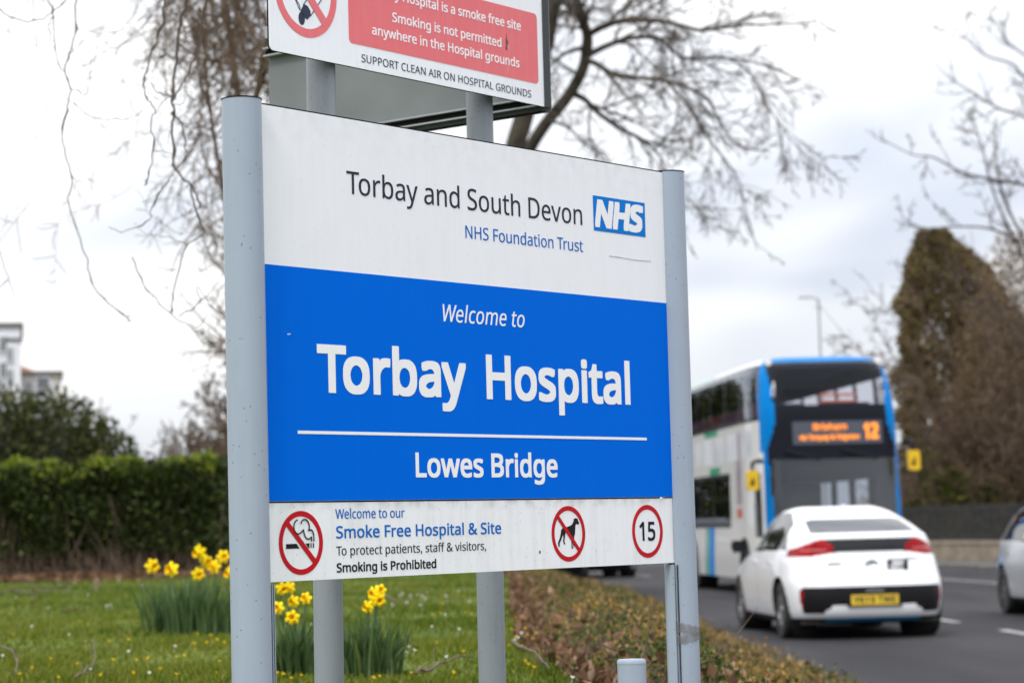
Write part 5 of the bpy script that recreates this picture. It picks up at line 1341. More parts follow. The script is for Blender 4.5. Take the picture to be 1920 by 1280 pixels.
# spreading tree behind the signs (drawn at its own distance of about 34 m, limbs reaching towards and away from us)
rnd = random.Random(3)
TY = 34.0
ct = empty('spreading_bare_tree', (at(930, 1085, TY).x, TY, 0.75)); oc = ct.location.copy()
tag(ct, 'big bare tree behind the signs with dark limbs arching out to the right', 'tree')
def A_(px, py, dy=0.0): return at(px, py, TY + dy) - oc
tr = MB(); cw = MB()
limb(tr, [A_(925, 1100), A_(932, 900), A_(945, 600), A_(957, 330), A_(985, 210, -.2), A_(1022, 80, -.3), A_(1046, -80, -.5), A_(1060, -300, -.6)], 0.175, 0.11, 14)
limb(tr, [A_(945, 480), A_(975, 330, .3), A_(994, 278, .4), A_(1027, 227, .4), A_(1066, 179, .4), A_(1092, 131, .3), A_(1099, 100, .3)], 0.10, 0.075, 10)
tr.build('trunk', m_bark, ct, 1, 0)
LIMBS = [([(1099, 100, .3), (1101, 65, .2), (1088, 26, 0), (1070, -60, -.3), (1050, -200, -.8)], 0.11, 0.05),
         ([(1096, 112, .3), (1120, 121, 0), (1145, 136, -.2), (1180, 144, -.5), (1245, 151, -.8), (1289, 164, -1.0), (1329, 188, -1.1), (1346, 223, -1.2), (1381, 271, -1.4), (1440, 284, -1.5)], 0.055, 0.012),
         ([(1080, 178, .4), (1098, 188, .6), (1119, 210, .8), (1162, 241, 1.0), (1197, 258, 1.2), (1226, 278, 1.4), (1250, 262, 1.6), (1290, 266, 1.8)], 0.06, 0.012),
         ([(1101, 105, .3), (1136, 87, .5), (1180, 72, .9), (1224, 70, 1.3), (1250, 83, 1.5), (1285, 109, 1.8), (1364, 109, 2.2), (1425, 120, 2.4), (1500, 150, 2.6)], 0.062, 0.012),
         ([(1101, 66, .2), (1136, 48, -.1), (1171, 39, -.4), (1232, 39, -.8), (1276, 48, -1.1), (1316, 57, -1.3), (1372, 48, -1.6), (1447, 46, -1.8), (1510, 44, -2.0)], 0.066, 0.012),
         ([(1136, 48, -.1), (1162, 22, .3), (1205, -10, .8), (1280, -60, 1.3)], 0.045, 0.02),
         ([(1092, 90, .3), (1060, 100, -.2), (1020, 130, -.7), (960, 150, -1.2)], 0.045, 0.015),
         ([(1085, 140, .3), (1050, 118, .9), (1010, 90, 1.4)], 0.03, 0.01),
         ([(1027, 227, .4), (1060, 236, -.3), (1090, 262, -.8), (1130, 300, -1.2), (1160, 345, -1.5)], 0.03, 0.008),
         ([(1250, 151, -.8), (1290, 200, -.9), (1330, 262, -1.0), (1380, 330, -1.1), (1400, 400, -1.2), (1420, 470, -1.2)], 0.028, 0.006),
         ([(1226, 278, 1.4), (1240, 300, 1.5), (1262, 360, 1.5), (1300, 400, 1.4), (1350, 440, 1.4)], 0.02, 0.005),
         ([(1364, 109, 2.2), (1410, 140, 2.0), (1440, 200, 1.9), (1490, 270, 1.8), (1540, 320, 1.8)], 0.024, 0.005),
         ([(1046, -80, -.5), (1110, -60, -.9), (1200, -80, -1.2), (1330, -60, -1.5)], 0.08, 0.02),
         ([(1020, 80, -.3), (960, 20, -.6), (860, -40, -1.0), (720, -60, -1.4)], 0.09, 0.03),
         ([(1020, 60, -.3), (1050, 10, .3), (1068, -20, .5)], 0.05, 0.03),
         ([(1060, -295, -.6), (1070, -480, -.4), (1100, -680, 0), (1110, -860, .3)], 0.125, 0.02), ([(1050, -200, -.5), (960, -330, .3), (850, -420, .9), (760, -560, 1.2)], 0.07, 0.015),
         ([(1065, -400, -.5), (1170, -520, -1), (1290, -580, -1.5), (1400, -560, -1.8)], 0.06, 0.012), ([(1080, -560, -.3), (1000, -700, -.9), (940, -860, -1.3)], 0.05, 0.012), ([(1058, -280, -.6), (1180, -290, .6), (1320, -320, 1.4), (1430, -280, 1.9)], 0.06, 0.012)]
for pts, ra, rb_ in LIMBS:
    q = limb(cw, [A_(*p) for p in pts], ra * .8, rb_ * .8, 7)
    twigs(cw, q, ra * .7, rnd, 3, 5.2, 1.35, 0.0055, 0.55, -0.035, jit=0.10)
cw.build('crown', m_twig, ct, 1, 0)

# weeping tree at the left: trunk straight behind the left post
rnd = random.Random(8)
LY = 20.0
lt = empty('weeping_bare_tree', (at(474, 1138, LY).x, LY, 0.75)); ol = lt.location.copy()
tag(lt, 'bare tree at the left with tangled brown twigs and long hanging strands', 'tree')
def B_(px, py, dy=0.0): return at(px, py, LY + dy) - ol
tr = MB(); cw = MB(); st = MB()
limb(tr, [B_(475, 1150), B_(470, 900), B_(466, 700), B_(462, 520)], 0.125, 0.06, 12)
tr.build('trunk', m_bark, lt, 1, 0)
# it forks behind the post into thin upright stems
LL = [([(463, 540), (455, 380), (452, 230), (438, 120, .2), (424, 20, .3), (405, -120, .4), (380, -320, .5), (370, -520, .5)], .042, .02), ([(463, 540), (470, 380, -.2), (478, 220, -.3), (492, 110, -.4), (515, 10, -.5), (545, -140, -.6)], .034, .014),
      ([(463, 560), (440, 420, .3), (415, 330, .5), (396, 220, .6), (385, 110, .7), (384, 0, .7), (370, -130, .8)], .022, .010), ([(396, 220, .6), (372, 130, .5), (362, 40, .4), (340, -80, .3)], .012, .007),
      ([(452, 250), (490, 160, -.3), (520, 60, -.5), (560, -60, -.6)], .024, .01), ([(462, 420), (420, 360, .4), (385, 300, .6), (372, 230, .7)], .018, .006), ([(465, 560), (430, 520, .4), (395, 480, .5), (370, 420, .5)], .016, .005),
      ([(440, 60), (470, -20, .4), (500, -120, .6)], .02, .01), ([(455, 330), (480, 260, .5), (500, 200, .8), (508, 130, 1.0)], .018, .007), ([(432, 120, .2), (380, 110, .2), (330, 80, .2), (290, 40, .2)], .014, .005),
      ([(440, 100, .2), (470, 130, .3), (510, 160, .4)], .014, .005), ([(445, 130), (420, 200, -.2), (395, 240, -.4), (360, 230, -.5)], .012, .004), ([(430, 40, .3), (390, 30, .4), (340, 60, .5), (300, 110, .5)], .012, .004)]
for pts, ra, rb_ in LL:
    q = limb(cw, [B_(*p) for p in pts], ra, rb_, 6)
    twigs(cw, q, min(ra, .016), rnd, 3, 6.0, 0.50, 0.0042, 1.0, -0.01, jit=0.20)
def shoot(px_, py_, dz, d, ln, r_):
    q = wander(B_(px_, py_, dz), d, ln, 10, rnd, 0.17, -0.015)
    cw.tube(q, [r_ * (1 - 0.06 * j) for j in range(11)], 4, cap=False); twigs(cw, q, r_, rnd, 1, 9.0, 0.30, 0.0034, 1.0, -0.02, jit=0.22)
for k in range(120):               # the lattice of fine shoots above and beside the post
    shoot(rnd.triangular(285, 520, 430), rnd.uniform(-120, 40), rnd.uniform(-1.0, 1.2), (rnd.uniform(-.6, .6), rnd.uniform(-.3, .3), -1), rnd.uniform(.5, 1.15), rnd.uniform(.004, .009))
for k in range(80):
    shoot(rnd.uniform(360, 520), rnd.uniform(20, 190), rnd.uniform(-1.0, 1.2), (rnd.uniform(-1, 1), rnd.uniform(-.3, .3), rnd.uniform(-.6, .5)), rnd.uniform(.3, .7), rnd.uniform(.004, .008))
for k in range(44):
    shoot(rnd.triangular(330, 480, 450), rnd.uniform(120, 420), rnd.uniform(-.8, .9), (rnd.uniform(-.8, .3), rnd.uniform(-.3, .3), rnd.uniform(-1, -.2)), rnd.uniform(.35, .9), rnd.uniform(.004, .007))
for k in range(22):
    shoot(rnd.triangular(380, 480, 460), rnd.uniform(420, 800), rnd.uniform(-.8, .9), (rnd.uniform(-.9, .1), rnd.uniform(-.3, .3), rnd.uniform(-.6, .5)), rnd.uniform(.25, .6), rnd.uniform(.004, .007))
for k in range(26):               # faint loose strands further out
    shoot(rnd.uniform(-20, 330), rnd.uniform(-150, 420), rnd.uniform(-3, 1), (rnd.uniform(-.8, .8), rnd.uniform(-.3, .3), -.6), rnd.uniform(.3, .9), rnd.uniform(.0016, .0028))
cw.build('crown', m_twigb, lt, 1, 0)
SY_ = 10.5                         # strands hang from a limb that reaches out over the lawn towards us
z1 = 3.2
Z1 = lambda x, y: (x / z1, y / z1)
Z2 = lambda x, y: (220 + x / 2.51, 350 + y / 2.51)
STR = [([Z1(1135, -90), Z1(1120, 20), Z1(1085, 140), Z1(1060, 330), Z1(1045, 480), Z1(1035, 600), Z1(1040, 680), Z1(1030, 780), Z1(1045, 900), Z1(1035, 970), Z1(1050, 1020), Z1(1110, 1085), Z1(1165, 1140), Z1(1200, 1240)], .0062),
       ([Z1(1250, -90), Z1(1240, 0), Z1(1215, 120), Z1(1190, 290), Z1(1130, 430), Z1(1090, 500), Z1(1040, 610)], .0055),
       ([Z1(1000, -90), Z1(985, 30), Z1(970, 160), Z1(920, 290), Z1(895, 380), Z1(865, 480), Z1(880, 590), Z1(925, 640), Z1(910, 760), Z1(920, 900), Z1(895, 1030), Z1(870, 1110)], .0036),
       ([Z1(440, -90), Z1(450, 0), Z1(455, 170), Z1(420, 320), Z1(395, 440), Z1(415, 520), Z1(410, 640), Z1(375, 760), Z1(395, 940), Z1(435, 1060), Z1(410, 1190), Z1(430, 1300), Z1(520, 1560), Z1(560, 1720), Z1(690, 1850), Z1(790, 1930)], .0032),
       ([Z1(280, -90), Z1(290, 0), Z1(320, 70), Z1(325, 260), Z1(345, 360), Z1(395, 450)], .0027), ([Z1(-60, 20), Z1(0, 60), Z1(90, 115), Z1(200, 130), Z1(310, 80), Z1(390, 0), Z1(420, -90)], .0027),
       ([Z1(195, -90), Z1(195, 60), Z1(205, 180), Z1(215, 270)], .0016), ([Z1(320, 100), Z1(295, 180), Z1(325, 260)], .002), ([Z1(455, 170), Z1(600, 200), Z1(780, 180)], .0012), ([Z1(420, 320), Z1(460, 290), Z1(505, 235)], .0018),
       ([Z1(415, 520), Z1(470, 545), Z1(515, 565), Z1(530, 520), Z1(545, 420), Z1(545, 270)], .0018), ([Z1(440, 620), Z1(560, 700), Z1(700, 715), Z1(810, 700), Z1(850, 655)], .0016), ([Z1(1040, 580), Z1(990, 570), Z1(935, 545), Z1(905, 490)], .003),
       ([Z1(1040, 680), Z1(1090, 750), Z1(1110, 860), Z1(1115, 940), Z1(1050, 1020)], .0032), ([Z1(920, 905), Z1(1030, 915)], .002), ([Z1(1040, 1050), Z1(960, 1150), Z1(905, 1260)], .0022),
       ([Z2(345, -20), Z2(355, 70), Z2(385, 150), Z2(410, 220), Z2(330, 270), Z2(290, 400), Z2(260, 500), Z2(258, 600)], .0044), ([Z2(70, 330), Z2(125, 460), Z2(190, 540), Z2(258, 605), Z2(330, 650), Z2(380, 660), Z2(420, 605)], .0030),
       ([Z2(215, 0), Z2(165, 100), Z2(130, 170), Z2(20, 210), Z2(-40, 190)], .0028), ([Z2(290, 605), Z2(360, 570), Z2(390, 530), Z2(375, 470), Z2(430, 550), Z2(490, 600)], .0026), ([Z2(280, 390), Z2(190, 385)], .0018), ([Z2(262, 460), Z2(200, 475)], .0016), ([Z2(330, 270), Z2(240, 240), Z2(155, 215)], .0022),
       ([(0, 470), (14, 520), (30, 560), (52, 600)], .0016)]
def C_(p, k): return at(p[0], p[1], SY_ + 0.35 * math.sin(k * 2.3) + 0.02 * math.sin(p[1] * 0.02)) - ol
for k, (pts, ra) in enumerate(STR):
    ra *= 1.15 if k < 16 else 0.85; q = smooth_line([C_(p, k) for p in pts], 4); n = len(q) - 1
    q = [p + Vector((rnd.gauss(0, .003), rnd.gauss(0, .006), rnd.gauss(0, .003))) for p in q]
    st.tube(q, [ra * (1 - 0.4 * j / n) * (1.7 if rnd.random() < 0.13 else 1.0) for j in range(n + 1)], 5, cap=False)
    twigs(st, q, ra, rnd, 1 if ra < .0035 else 2, 4.5 if ra < .0048 else 8.5, 0.17, 0.0013, 1.0, -0.05, jit=0.25)
st.build('hanging_strands', mat('strand bark', (0.060, 0.042, 0.034), (0.105, 0.075, 0.058), 6, 0.9), lt, 1, 0)
ov = MB()                           # the limb they hang from, above the picture
limb(ov, [B_(400, -420), B_(380, -560, -3), at(330, -150, 14.5) - ol + Vector((0, 0, .5)), at(340, -100, 11.0) - ol + Vector((0, 0, .35)), at(200, -95, 10.6) - ol + Vector((0, 0, .2)), at(-100, -60, 10.4) - ol + Vector((0, 0, .1))], 0.06, 0.012, 8)
ov.build('branch', m_bark, lt, 1, 0)


def simple_tree(name, base, h, spread, label, rnd, n_limbs=9, r0=0.12, dens=2.4, ln=1.2, tw=0.006, m=m_twig, lean=(0, 0), grav=0.01, first=0.35, levels=3):
    t = empty(name, base); tag(t, label, 'tree', 'bare trees far off' if name == 'distant_bare_tree' else None)
    tr = MB(); cw = MB()
    q = wander((0, 0, -0.2), (lean[0], lean[1], 1), h, 8, rnd, 0.06, 0.02)
    tr.tube(q, [r0 * (1 - 0.85 * j / 8) for j in range(9)], 8, cap=False); tr.build('trunk', m_bark, t, 1, 0)
    for k in range(n_limbs):
        u = first + (1 - first) * k / n_limbs; i = min(7, int(u * 8)); p = q[i].lerp(q[i + 1], u * 8 - i)
        a = rnd.uniform(0, 2 * PI); l = spread * rnd.uniform(.7, 1.1) * (1.15 - 0.6 * u)
        w_ = wander(p, (math.cos(a), math.sin(a), rnd.uniform(.4, 1.1)), l, 6, rnd, 0.14, grav)
        ra = r0 * 0.42 * (1 - 0.5 * u); cw.tube(w_, [ra * (1 - 0.8 * j / 6) for j in range(7)], 5, cap=False)
        twigs(cw, w_, ra, rnd, levels, dens, ln, tw, 0.8, grav, jit=0.15)
    cw.build('crown', m, t, 1, 0)
    return t


rnd = random.Random(14)
def gp(px, y): p = at(px, 1000, y); return (p.x, y, 0.0)
simple_tree('bare_tree', gp(462, 39), 4.9, 1.5, 'slender bare tree showing low beside the left post, behind the hedge', rnd, 40, 0.09, 7.0, 0.8, 0.0105, m_twigb, (-0.02, 0), 0.0, 0.2)
simple_tree('distant_bare_tree', gp(165, 92), 6.6, 2.4, 'far bare tree rising above the dark bush, right of the pale villa', rnd, 12, 0.14, 3.2, 1.2, 0.013, m_twig, (0, 0), 0.03, 0.45)
simple_tree('distant_bare_tree', gp(228, 96), 5.6, 2.6, 'far low bare tree showing over the right end of the dark bush', rnd, 11, 0.14, 3.0, 1.2, 0.013, m_twig, (0, 0), 0.03, 0.45)
# brown leafless scrub right of the bush
sb = empty('leafless_scrub', (at(350, 1000, 44).x, 44, 0.75)); tag(sb, 'brown leafless scrub between the dark bush and the left post', 'shrub')
mb = MB()
for _ in range(90):
    x_ = rnd.uniform(-1.1, 1.4); q = wander((x_, rnd.uniform(-.6, .8), 0), (rnd.uniform(-.25, .25), rnd.uniform(-.2, .2), 1), rnd.uniform(1.3, 2.5) * (1 if x_ > -0.3 else .8), 6, rnd, 0.14, 0.0)
    mb.tube(q, [0.022 * (1 - .85 * j / 6) for j in range(7)], 4, cap=False); twigs(mb, q, 0.018, rnd, 2, 5.5, 0.6, 0.008, .8, 0.0, jit=.2)
mb.build('stems', m_twigb, sb)
m_dry0 = leafmat('dry twig sprays', [(0.0, (0.050, 0.037, 0.026)), (0.5, (0.085, 0.063, 0.045)), (1.0, (0.125, 0.095, 0.070))], 0.9, 0.1)
mb = MB(); pts = []
for c, rr, n in (((-0.3, .2, 0.9), (1.1, .7, 1.15), 3400), ((0.7, .2, 1.0), (1.0, .7, 1.55), 3800), ((0.1, .4, 1.6), (.9, .6, 1.2), 1300)): pts += shell_pts(n, c, rr, rnd, 0.3)
leaves(mb, pts, 0.18, 0.4, 0.14, rnd); mb.build('sprays', m_dry0, sb)

# --- right side: narrow ivy clad conifer, bank of scrub behind the railings, bare tree leaning in
rnd = random.Random(31)
RY = 76.0
cf = empty('columnar_conifer', (at(1818, 1000, RY).x, RY, 0.3)); oc2 = cf.location.copy(); tag(cf, 'tall brown green columnar conifer behind the railings, right of the bus', 'tree')
m_con = leafmat('brown conifer sprays', [(0.0, (0.085, 0.065, 0.032)), (0.5, (0.155, 0.116, 0.056)), (0.85, (0.215, 0.158, 0.078)), (1.0, (0.20, 0.185, 0.06))], 0.8, 0.1)
zt_ = at(1770, 438, RY).z - 0.3
mb = MB(); pts = []
for _ in range(38000):
    u = rnd.random() ** 0.8; z_ = u * zt_
    r_ = interp([(0, 2.12), (0.5, 2.02), (0.7, 1.82), (0.86, 1.32), (0.95, 0.72), (1.0, 0.36)], u)
    a = rnd.uniform(0, 2 * PI); q = 1 - 0.30 * rnd.random() ** 1.6; lump = 1 + 0.10 * math.sin(a * 5 + z_ * 2.3) + 0.08 * math.sin(z_ * 5.1 + a * 2)
    xo = interp([(0, 0.06), (0.5, 0.04), (0.7, -0.06), (0.86, -0.34), (0.95, -0.68), (1, -0.76)], u)
    pts.append((Vector((xo + r_ * q * lump * math.cos(a), r_ * q * lump * math.sin(a), z_)), Vector((math.cos(a), math.sin(a), 0.7))))
leaves(mb, pts, 0.20, 0.5, 0.42, rnd); mb.build('crown', m_con, cf)
mb = MB(); mb.tube([(0, 0, -0.3), (0, 0, zt_ * .5), (-.2, 0, zt_ * .95)], [0.55, 0.4, 0.08], 10); mb.build('trunk', m_bark, cf)

sk = empty('bank_scrub', (at(1860, 1000, 72).x, 72, 0.2)); tag(sk, 'tangled brown scrub with green ivy on the bank behind the railings, at the right edge', 'shrub')
m_dry = leafmat('dry brown sprays', [(0.0, (0.125, 0.088, 0.050)), (0.5, (0.205, 0.148, 0.087)), (1.0, (0.29, 0.215, 0.13))], 0.9, 0.1)
m_ivy = leafmat('ivy leaves', [(0.0, (0.045, 0.060, 0.012)), (0.5, (0.085, 0.105, 0.018)), (1.0, (0.15, 0.17, 0.03))], 0.5, 0.2)
mb = MB(); pts = []
for c, rr, n in (((0.7, 1, 2.8), (2.3, 1.6, 3.2), 12000), ((-0.9, 0.3, 1.2), (1.6, 1.3, 2.2), 5000), ((1.0, 1, 3.2), (1.7, 1.6, 5.0), 12000), ((-2.6, 1, .8), (1.4, 1, 1.6), 3000), ((0.9, 1.5, 5.0), (1.3, 1.2, 2.6), 3500), ((1.2, 1.5, 6.3), (1.1, 1, 3.5), 5200), ((0.4, 1.2, 6.0), (1.0, 1, 1.8), 1300)):
    pts += shell_pts(n, c, rr, rnd, 0.4)
leaves(mb, pts, 0.17, 0.2, 0.22, rnd); mb.build('dry_growth', m_dry, sk)
mb = MB(); pts = []
for c, rr, n in (((-1.3, -0.9, 1.25), (1.3, .5, 1.3), 1500), ((0.2, -0.9, 1.5), (1.0, .5, .9), 700), ((-1.9, -.7, 2.6), (.5, .4, .5), 260), ((-2.1, -0.6, .9), (1.0, .4, .9), 500), ((-0.3, -1, 0.7), (2.6, .4, .5), 800)):
    pts += shell_pts(n, c, rr, rnd, 0.3)
leaves(mb, pts, 0.15, 0.3, 0.7, rnd); mb.build('ivy', m_ivy, sk)
mb = MB()
for _ in range(300):
    x_ = rnd.uniform(-2.4, 2.2); q = wander((x_, rnd.uniform(-.9, .8), 0), (rnd.uniform(-.5, .5), rnd.uniform(-.4, .1), 1), rnd.uniform(2.4, 10.0) * (1 if x_ > -0.2 else .42), 7, rnd, 0.15, 0)
    mb.tube(q, [0.035 * (1 - .85 * j / 7) for j in range(8)], 4, cap=False); twigs(mb, q, 0.03, rnd, 2, 3.0, 1.0, 0.011, .8, 0.0, jit=.2)
mb.build('stems', m_twigb, sk)

WY = 58.0
rt = empty('leaning_bare_tree', (at(2030, 1000, WY).x, WY, 0.12)); orr = rt.location.copy(); tag(rt, 'bare tree reaching in from beyond the right edge, thin dark branches against the sky', 'tree')
def D_(px, py, dy=0.0): return at(px, py, WY + dy) - orr
tr = MB(); cw = MB()
limb(tr, [D_(2030, 1060), D_(2025, 800), D_(2010, 500), D_(2000, 200), D_(1985, -100)], 0.26, 0.10, 10); tr.build('trunk', m_bark, rt, 1, 0)
for pts, ra, rb_ in [([(2015, 400, 0), (1960, 365, -.5), (1920, 347, -.8), (1859, 336, -1), (1804, 323, -1.2), (1750, 295, -1.4), (1711, 290, -1.6), (1655, 262, -1.8)], .05, .008),
                     ([(2005, 290, 0), (1960, 245, .5), (1920, 219, .8), (1870, 202, 1), (1826, 175, 1.2), (1783, 148, 1.4), (1745, 112, 1.5)], .045, .008),
                     ([(2000, 210, 0), (1950, 170, -.4), (1920, 145, -.7), (1897, 120, -.8), (1848, 104, -1), (1810, 71, -1.1), (1775, 38, -1.2)], .04, .007),
                     ([(1995, 120, 0), (1935, 110, .3), (1893, 82, .5), (1876, 60, .6), (1850, 25, .7)], .035, .007),
                     ([(2020, 620, 0), (1950, 500, .6), (1890, 390, 1), (1868, 300, 1.2), (1866, 220, 1.3)], .05, .01), ([(1960, 560, .4), (1870, 380, 0), (1840, 270, -.2), (1816, 210, -.3)], .035, .008),
                     ([(2020, 560, 0), (1940, 470, -.6), (1860, 430, -1), (1790, 425, -1.2), (1735, 428, -1.3), (1690, 408, -1.4)], .04, .007), ([(2022, 700, 0), (1960, 640, -.8), (1900, 600, -1.2), (1830, 590, -1.4), (1760, 540, -1.6), (1680, 580, -1.8), (1640, 575, -1.9)], .028, .004),
                     ([(2020, 640, 0), (1950, 600, .8), (1930, 480, 1.0), (1925, 350, 1.1)], .045, .012), ([(2022, 760, 0), (1930, 660, -1), (1860, 560, -1.2), (1800, 500, -1.4), (1770, 470, -1.5)], .04, .007)]:
    q = limb(cw, [D_(*p) for p in pts], ra, rb_, 6); twigs(cw, q, ra, rnd, 3, 2.6, 1.35, 0.0095, .7, 0.015, jit=.12)
cw.build('crown', m_twig, rt, 1, 0)

# --- daffodil clumps
rnd = random.Random(5)
m_dleaf = leafmat('daffodil leaves', [(0.0, (0.045, 0.088, 0.026)), (0.5, (0.078, 0.135, 0.050)), (0.9, (0.13, 0.195, 0.085)), (1.0, (0.18, 0.23, 0.03))], 0.45, 0.25)
m_petal = mat('yellow petals', (0.86, 0.62, 0.004), (0.90, 0.70, 0.012), 12, 0.6, spec=0.15)
m_trump = mat('orange yellow trumpet', (0.84, 0.50, 0.003), (0.88, 0.58, 0.006), 12, 0.6, spec=0.15)


def flower_meshes():
    b = MB()
    for k in range(6):
        a = 2 * PI * k / 6; o = (k % 2) * 0.15
        d = Vector((math.cos(a), math.sin(a), -0.18 + o)); e = Vector((-math.sin(a), math.cos(a), 0)); nrm = Vector((0, 0, 1))
        p = [Vector((0, 0, 0)), d * 0.35 + e * 0.22, d * 0.72 + e * 0.30 + nrm * 0.04, d * 1.0, d * 0.72 - e * 0.30 + nrm * 0.04, d * 0.35 - e * 0.22, d * 0.6 + nrm * 0.1]
        b.add(p, [(0, 1, 6), (1, 2, 6), (2, 3, 6), (3, 4, 6), (4, 5, 6), (5, 0, 6)])
    t = MB(); prof = [(0.20, 0.0), (0.24, 0.25), (0.27, 0.5), (0.34, 0.68), (0.42, 0.76)]
    t.lathe(prof, (0, 0, 0), (0, 0, 1), 16)
    for i, v in enumerate(t.v):
        if i >= 64: v += Vector((v.x, v.y, 0)) * 0.12 * (1 if i % 2 else -1)
    return b, t


def clump(base_px, spread, n_leaves, lh, flowers, fsize, label, zbase=0.75):
    g_ = on_z(base_px[0], base_px[1], zbase); t = empty('daffodil_clump', g_); tag(t, label, 'flowers', 'daffodil clumps on the lawn')
    b = MB()
    for _ in range(n_leaves):
        a = rnd.uniform(0, 2 * PI); q = rnd.random() ** 0.6; x_, y_ = spread * q * math.cos(a), spread * 0.7 * q * math.sin(a)
        h = lh * rnd.uniform(0.55, 1.05); ln = Vector((x_ * rnd.uniform(.0, .35) + rnd.gauss(0, .022), y_ * .6 + rnd.gauss(0, .025), 0)); tw = rnd.uniform(0, PI); wv = Vector((math.cos(tw), math.sin(tw), 0)) * rnd.uniform(.005, .0085)
        tip = rnd.random() < 0.2; vs_ = []
        for j in range(6):
            u = j / 5; p = Vector((x_, y_, -0.02)) + ln * (u * u) + Vector((0, 0, h * (u - (0.22 * u ** 3 if tip else 0.04 * u * u))))
            wd = wv * (1 - 0.15 * u if j < 4 else (0.75 if j == 4 else 0.12)); vs_ += [p - wd, p + wd]
        b.add(vs_, [(2 * j, 2 * j + 1, 2 * j + 3, 2 * j + 2) for j in range(5)])
    b.build('leaves', m_dleaf, t)
    fm, tm = flower_meshes()
    for px_, py_ in flowers:
        dy = rnd.uniform(-spread * .5, spread * .5); c = at(px_, py_, g_.y + dy) - g_
        face_ = Vector((rnd.uniform(-.8, .8), -1.0, rnd.uniform(-.25, .2))).normalized()
        sc_ = fsize / 2 * rnd.uniform(.88, 1.1); rot = face_.to_track_quat('Z', 'Y').to_matrix() @ Matrix.Rotation(rnd.uniform(0, 1), 3, 'Z')
        s_ = MB(); foot = Vector((c.x * .6 + rnd.uniform(-.04, .04), dy * .5, 0)); nk = c - face_ * sc_ * 0.6
        s_.tube(smooth_line([foot, foot.lerp(nk, .6) + Vector((0, 0, .03)), nk + Vector((0, 0, .012)), c - face_ * 0.003], 4), 0.0042, 5, cap=False); so = s_.build('stem', m_dleaf, t)
        p_ = MB(); p_.add([rot @ v * sc_ + c for v in fm.v], fm.f); fo = p_.build('flower', m_petal, t)
        p_ = MB(); p_.add([rot @ v * sc_ + c for v in tm.v], tm.f); p_.build('trumpet', m_trump, fo, 1, 60)
    return t


clump((352, 1186), 0.27, 360, 0.36, [(286, 1061), (321, 1067), (374, 1035), (387, 1053), (401, 1062), (372, 1076), (419, 1043), (432, 1074), (448, 1058)], 0.098, 'daffodil clump left of the left sign post, its flowers standing highest')
clump((550, 1268), 0.16, 250, 0.25, [(529, 1103), (543, 1101), (550, 1127), (573, 1121), (513, 1136), (521, 1139), (548, 1157)], 0.058, 'daffodil clump between the left sign post and the left round pole')
clump((684, 1266), 0.15, 250, 0.255, [(700, 1112), (713, 1106), (704, 1122), (690, 1137), (710, 1124)], 0.060, 'daffodil clump just right of the left round pole, four or five blooms')

# --- lawn grass, small flowers, fallen twigs, leaf litter
rnd = random.Random(77)
m_grass = leafmat('grass blades', [(0.0, (0.040, 0.078, 0.005)), (0.4, (0.070, 0.118, 0.007)), (0.8, (0.105, 0.155, 0.010)), (1.0, (0.18, 0.18, 0.04))], 0.5, 0.35)
mb = MB()
def grass_z(x, y): return lawn_z(y) + 0.018 * math.sin(x * 2.1 + y * 0.8) * math.sin(y * 1.3)
for k in range(72000):
    u = rnd.random(); y_ = (8.0 if k < 52000 else 5.2) + 25 * u ** 1.9
    wl = -0.225 * y_ - (0.2 if k < 52000 else 2.6)
    x_ = rnd.uniform(max(-9, wl), x0(y_) + rnd.gauss(0, 0.06)); z_ = grass_z(x_, y_)
    h = rnd.uniform(0.018, 0.045) * (1 + 0.5 * math.sin(x_ * 3.3) * math.sin(y_ * 2.1)); a = rnd.uniform(0, 2 * PI); wd = rnd.uniform(.0022, .0042) * (1 + y_ / 22); le = Vector((rnd.gauss(0, .016), rnd.gauss(0, .016), 0))
    e = Vector((math.cos(a), math.sin(a), 0)) * wd; p = Vector((x_, y_, z_ - 0.004))
    mb.add([p - e, p + e, p + le * .45 + Vector((0, 0, h * .6)) + e * .7, p + le + Vector((0, 0, h)), p + le * .45 + Vector((0, 0, h * .6)) - e * .7], [(0, 1, 2, 3, 4)], 0 if math.sin(x_ * 1.3 + y_ * .5 + 1) + math.sin(y_ * .9 - x_ * .7) + rnd.gauss(0, .8) > .35 else 1)
m_grass2 = leafmat('pale grass blades', [(0.0, (0.085, 0.110, 0.008)), (0.5, (0.135, 0.165, 0.014)), (0.9, (0.19, 0.215, 0.03)), (1.0, (0.25, 0.22, 0.07))], 0.6, 0.35)
tag(mb.build('grass', [m_grass, m_grass2]), kind='stuff')

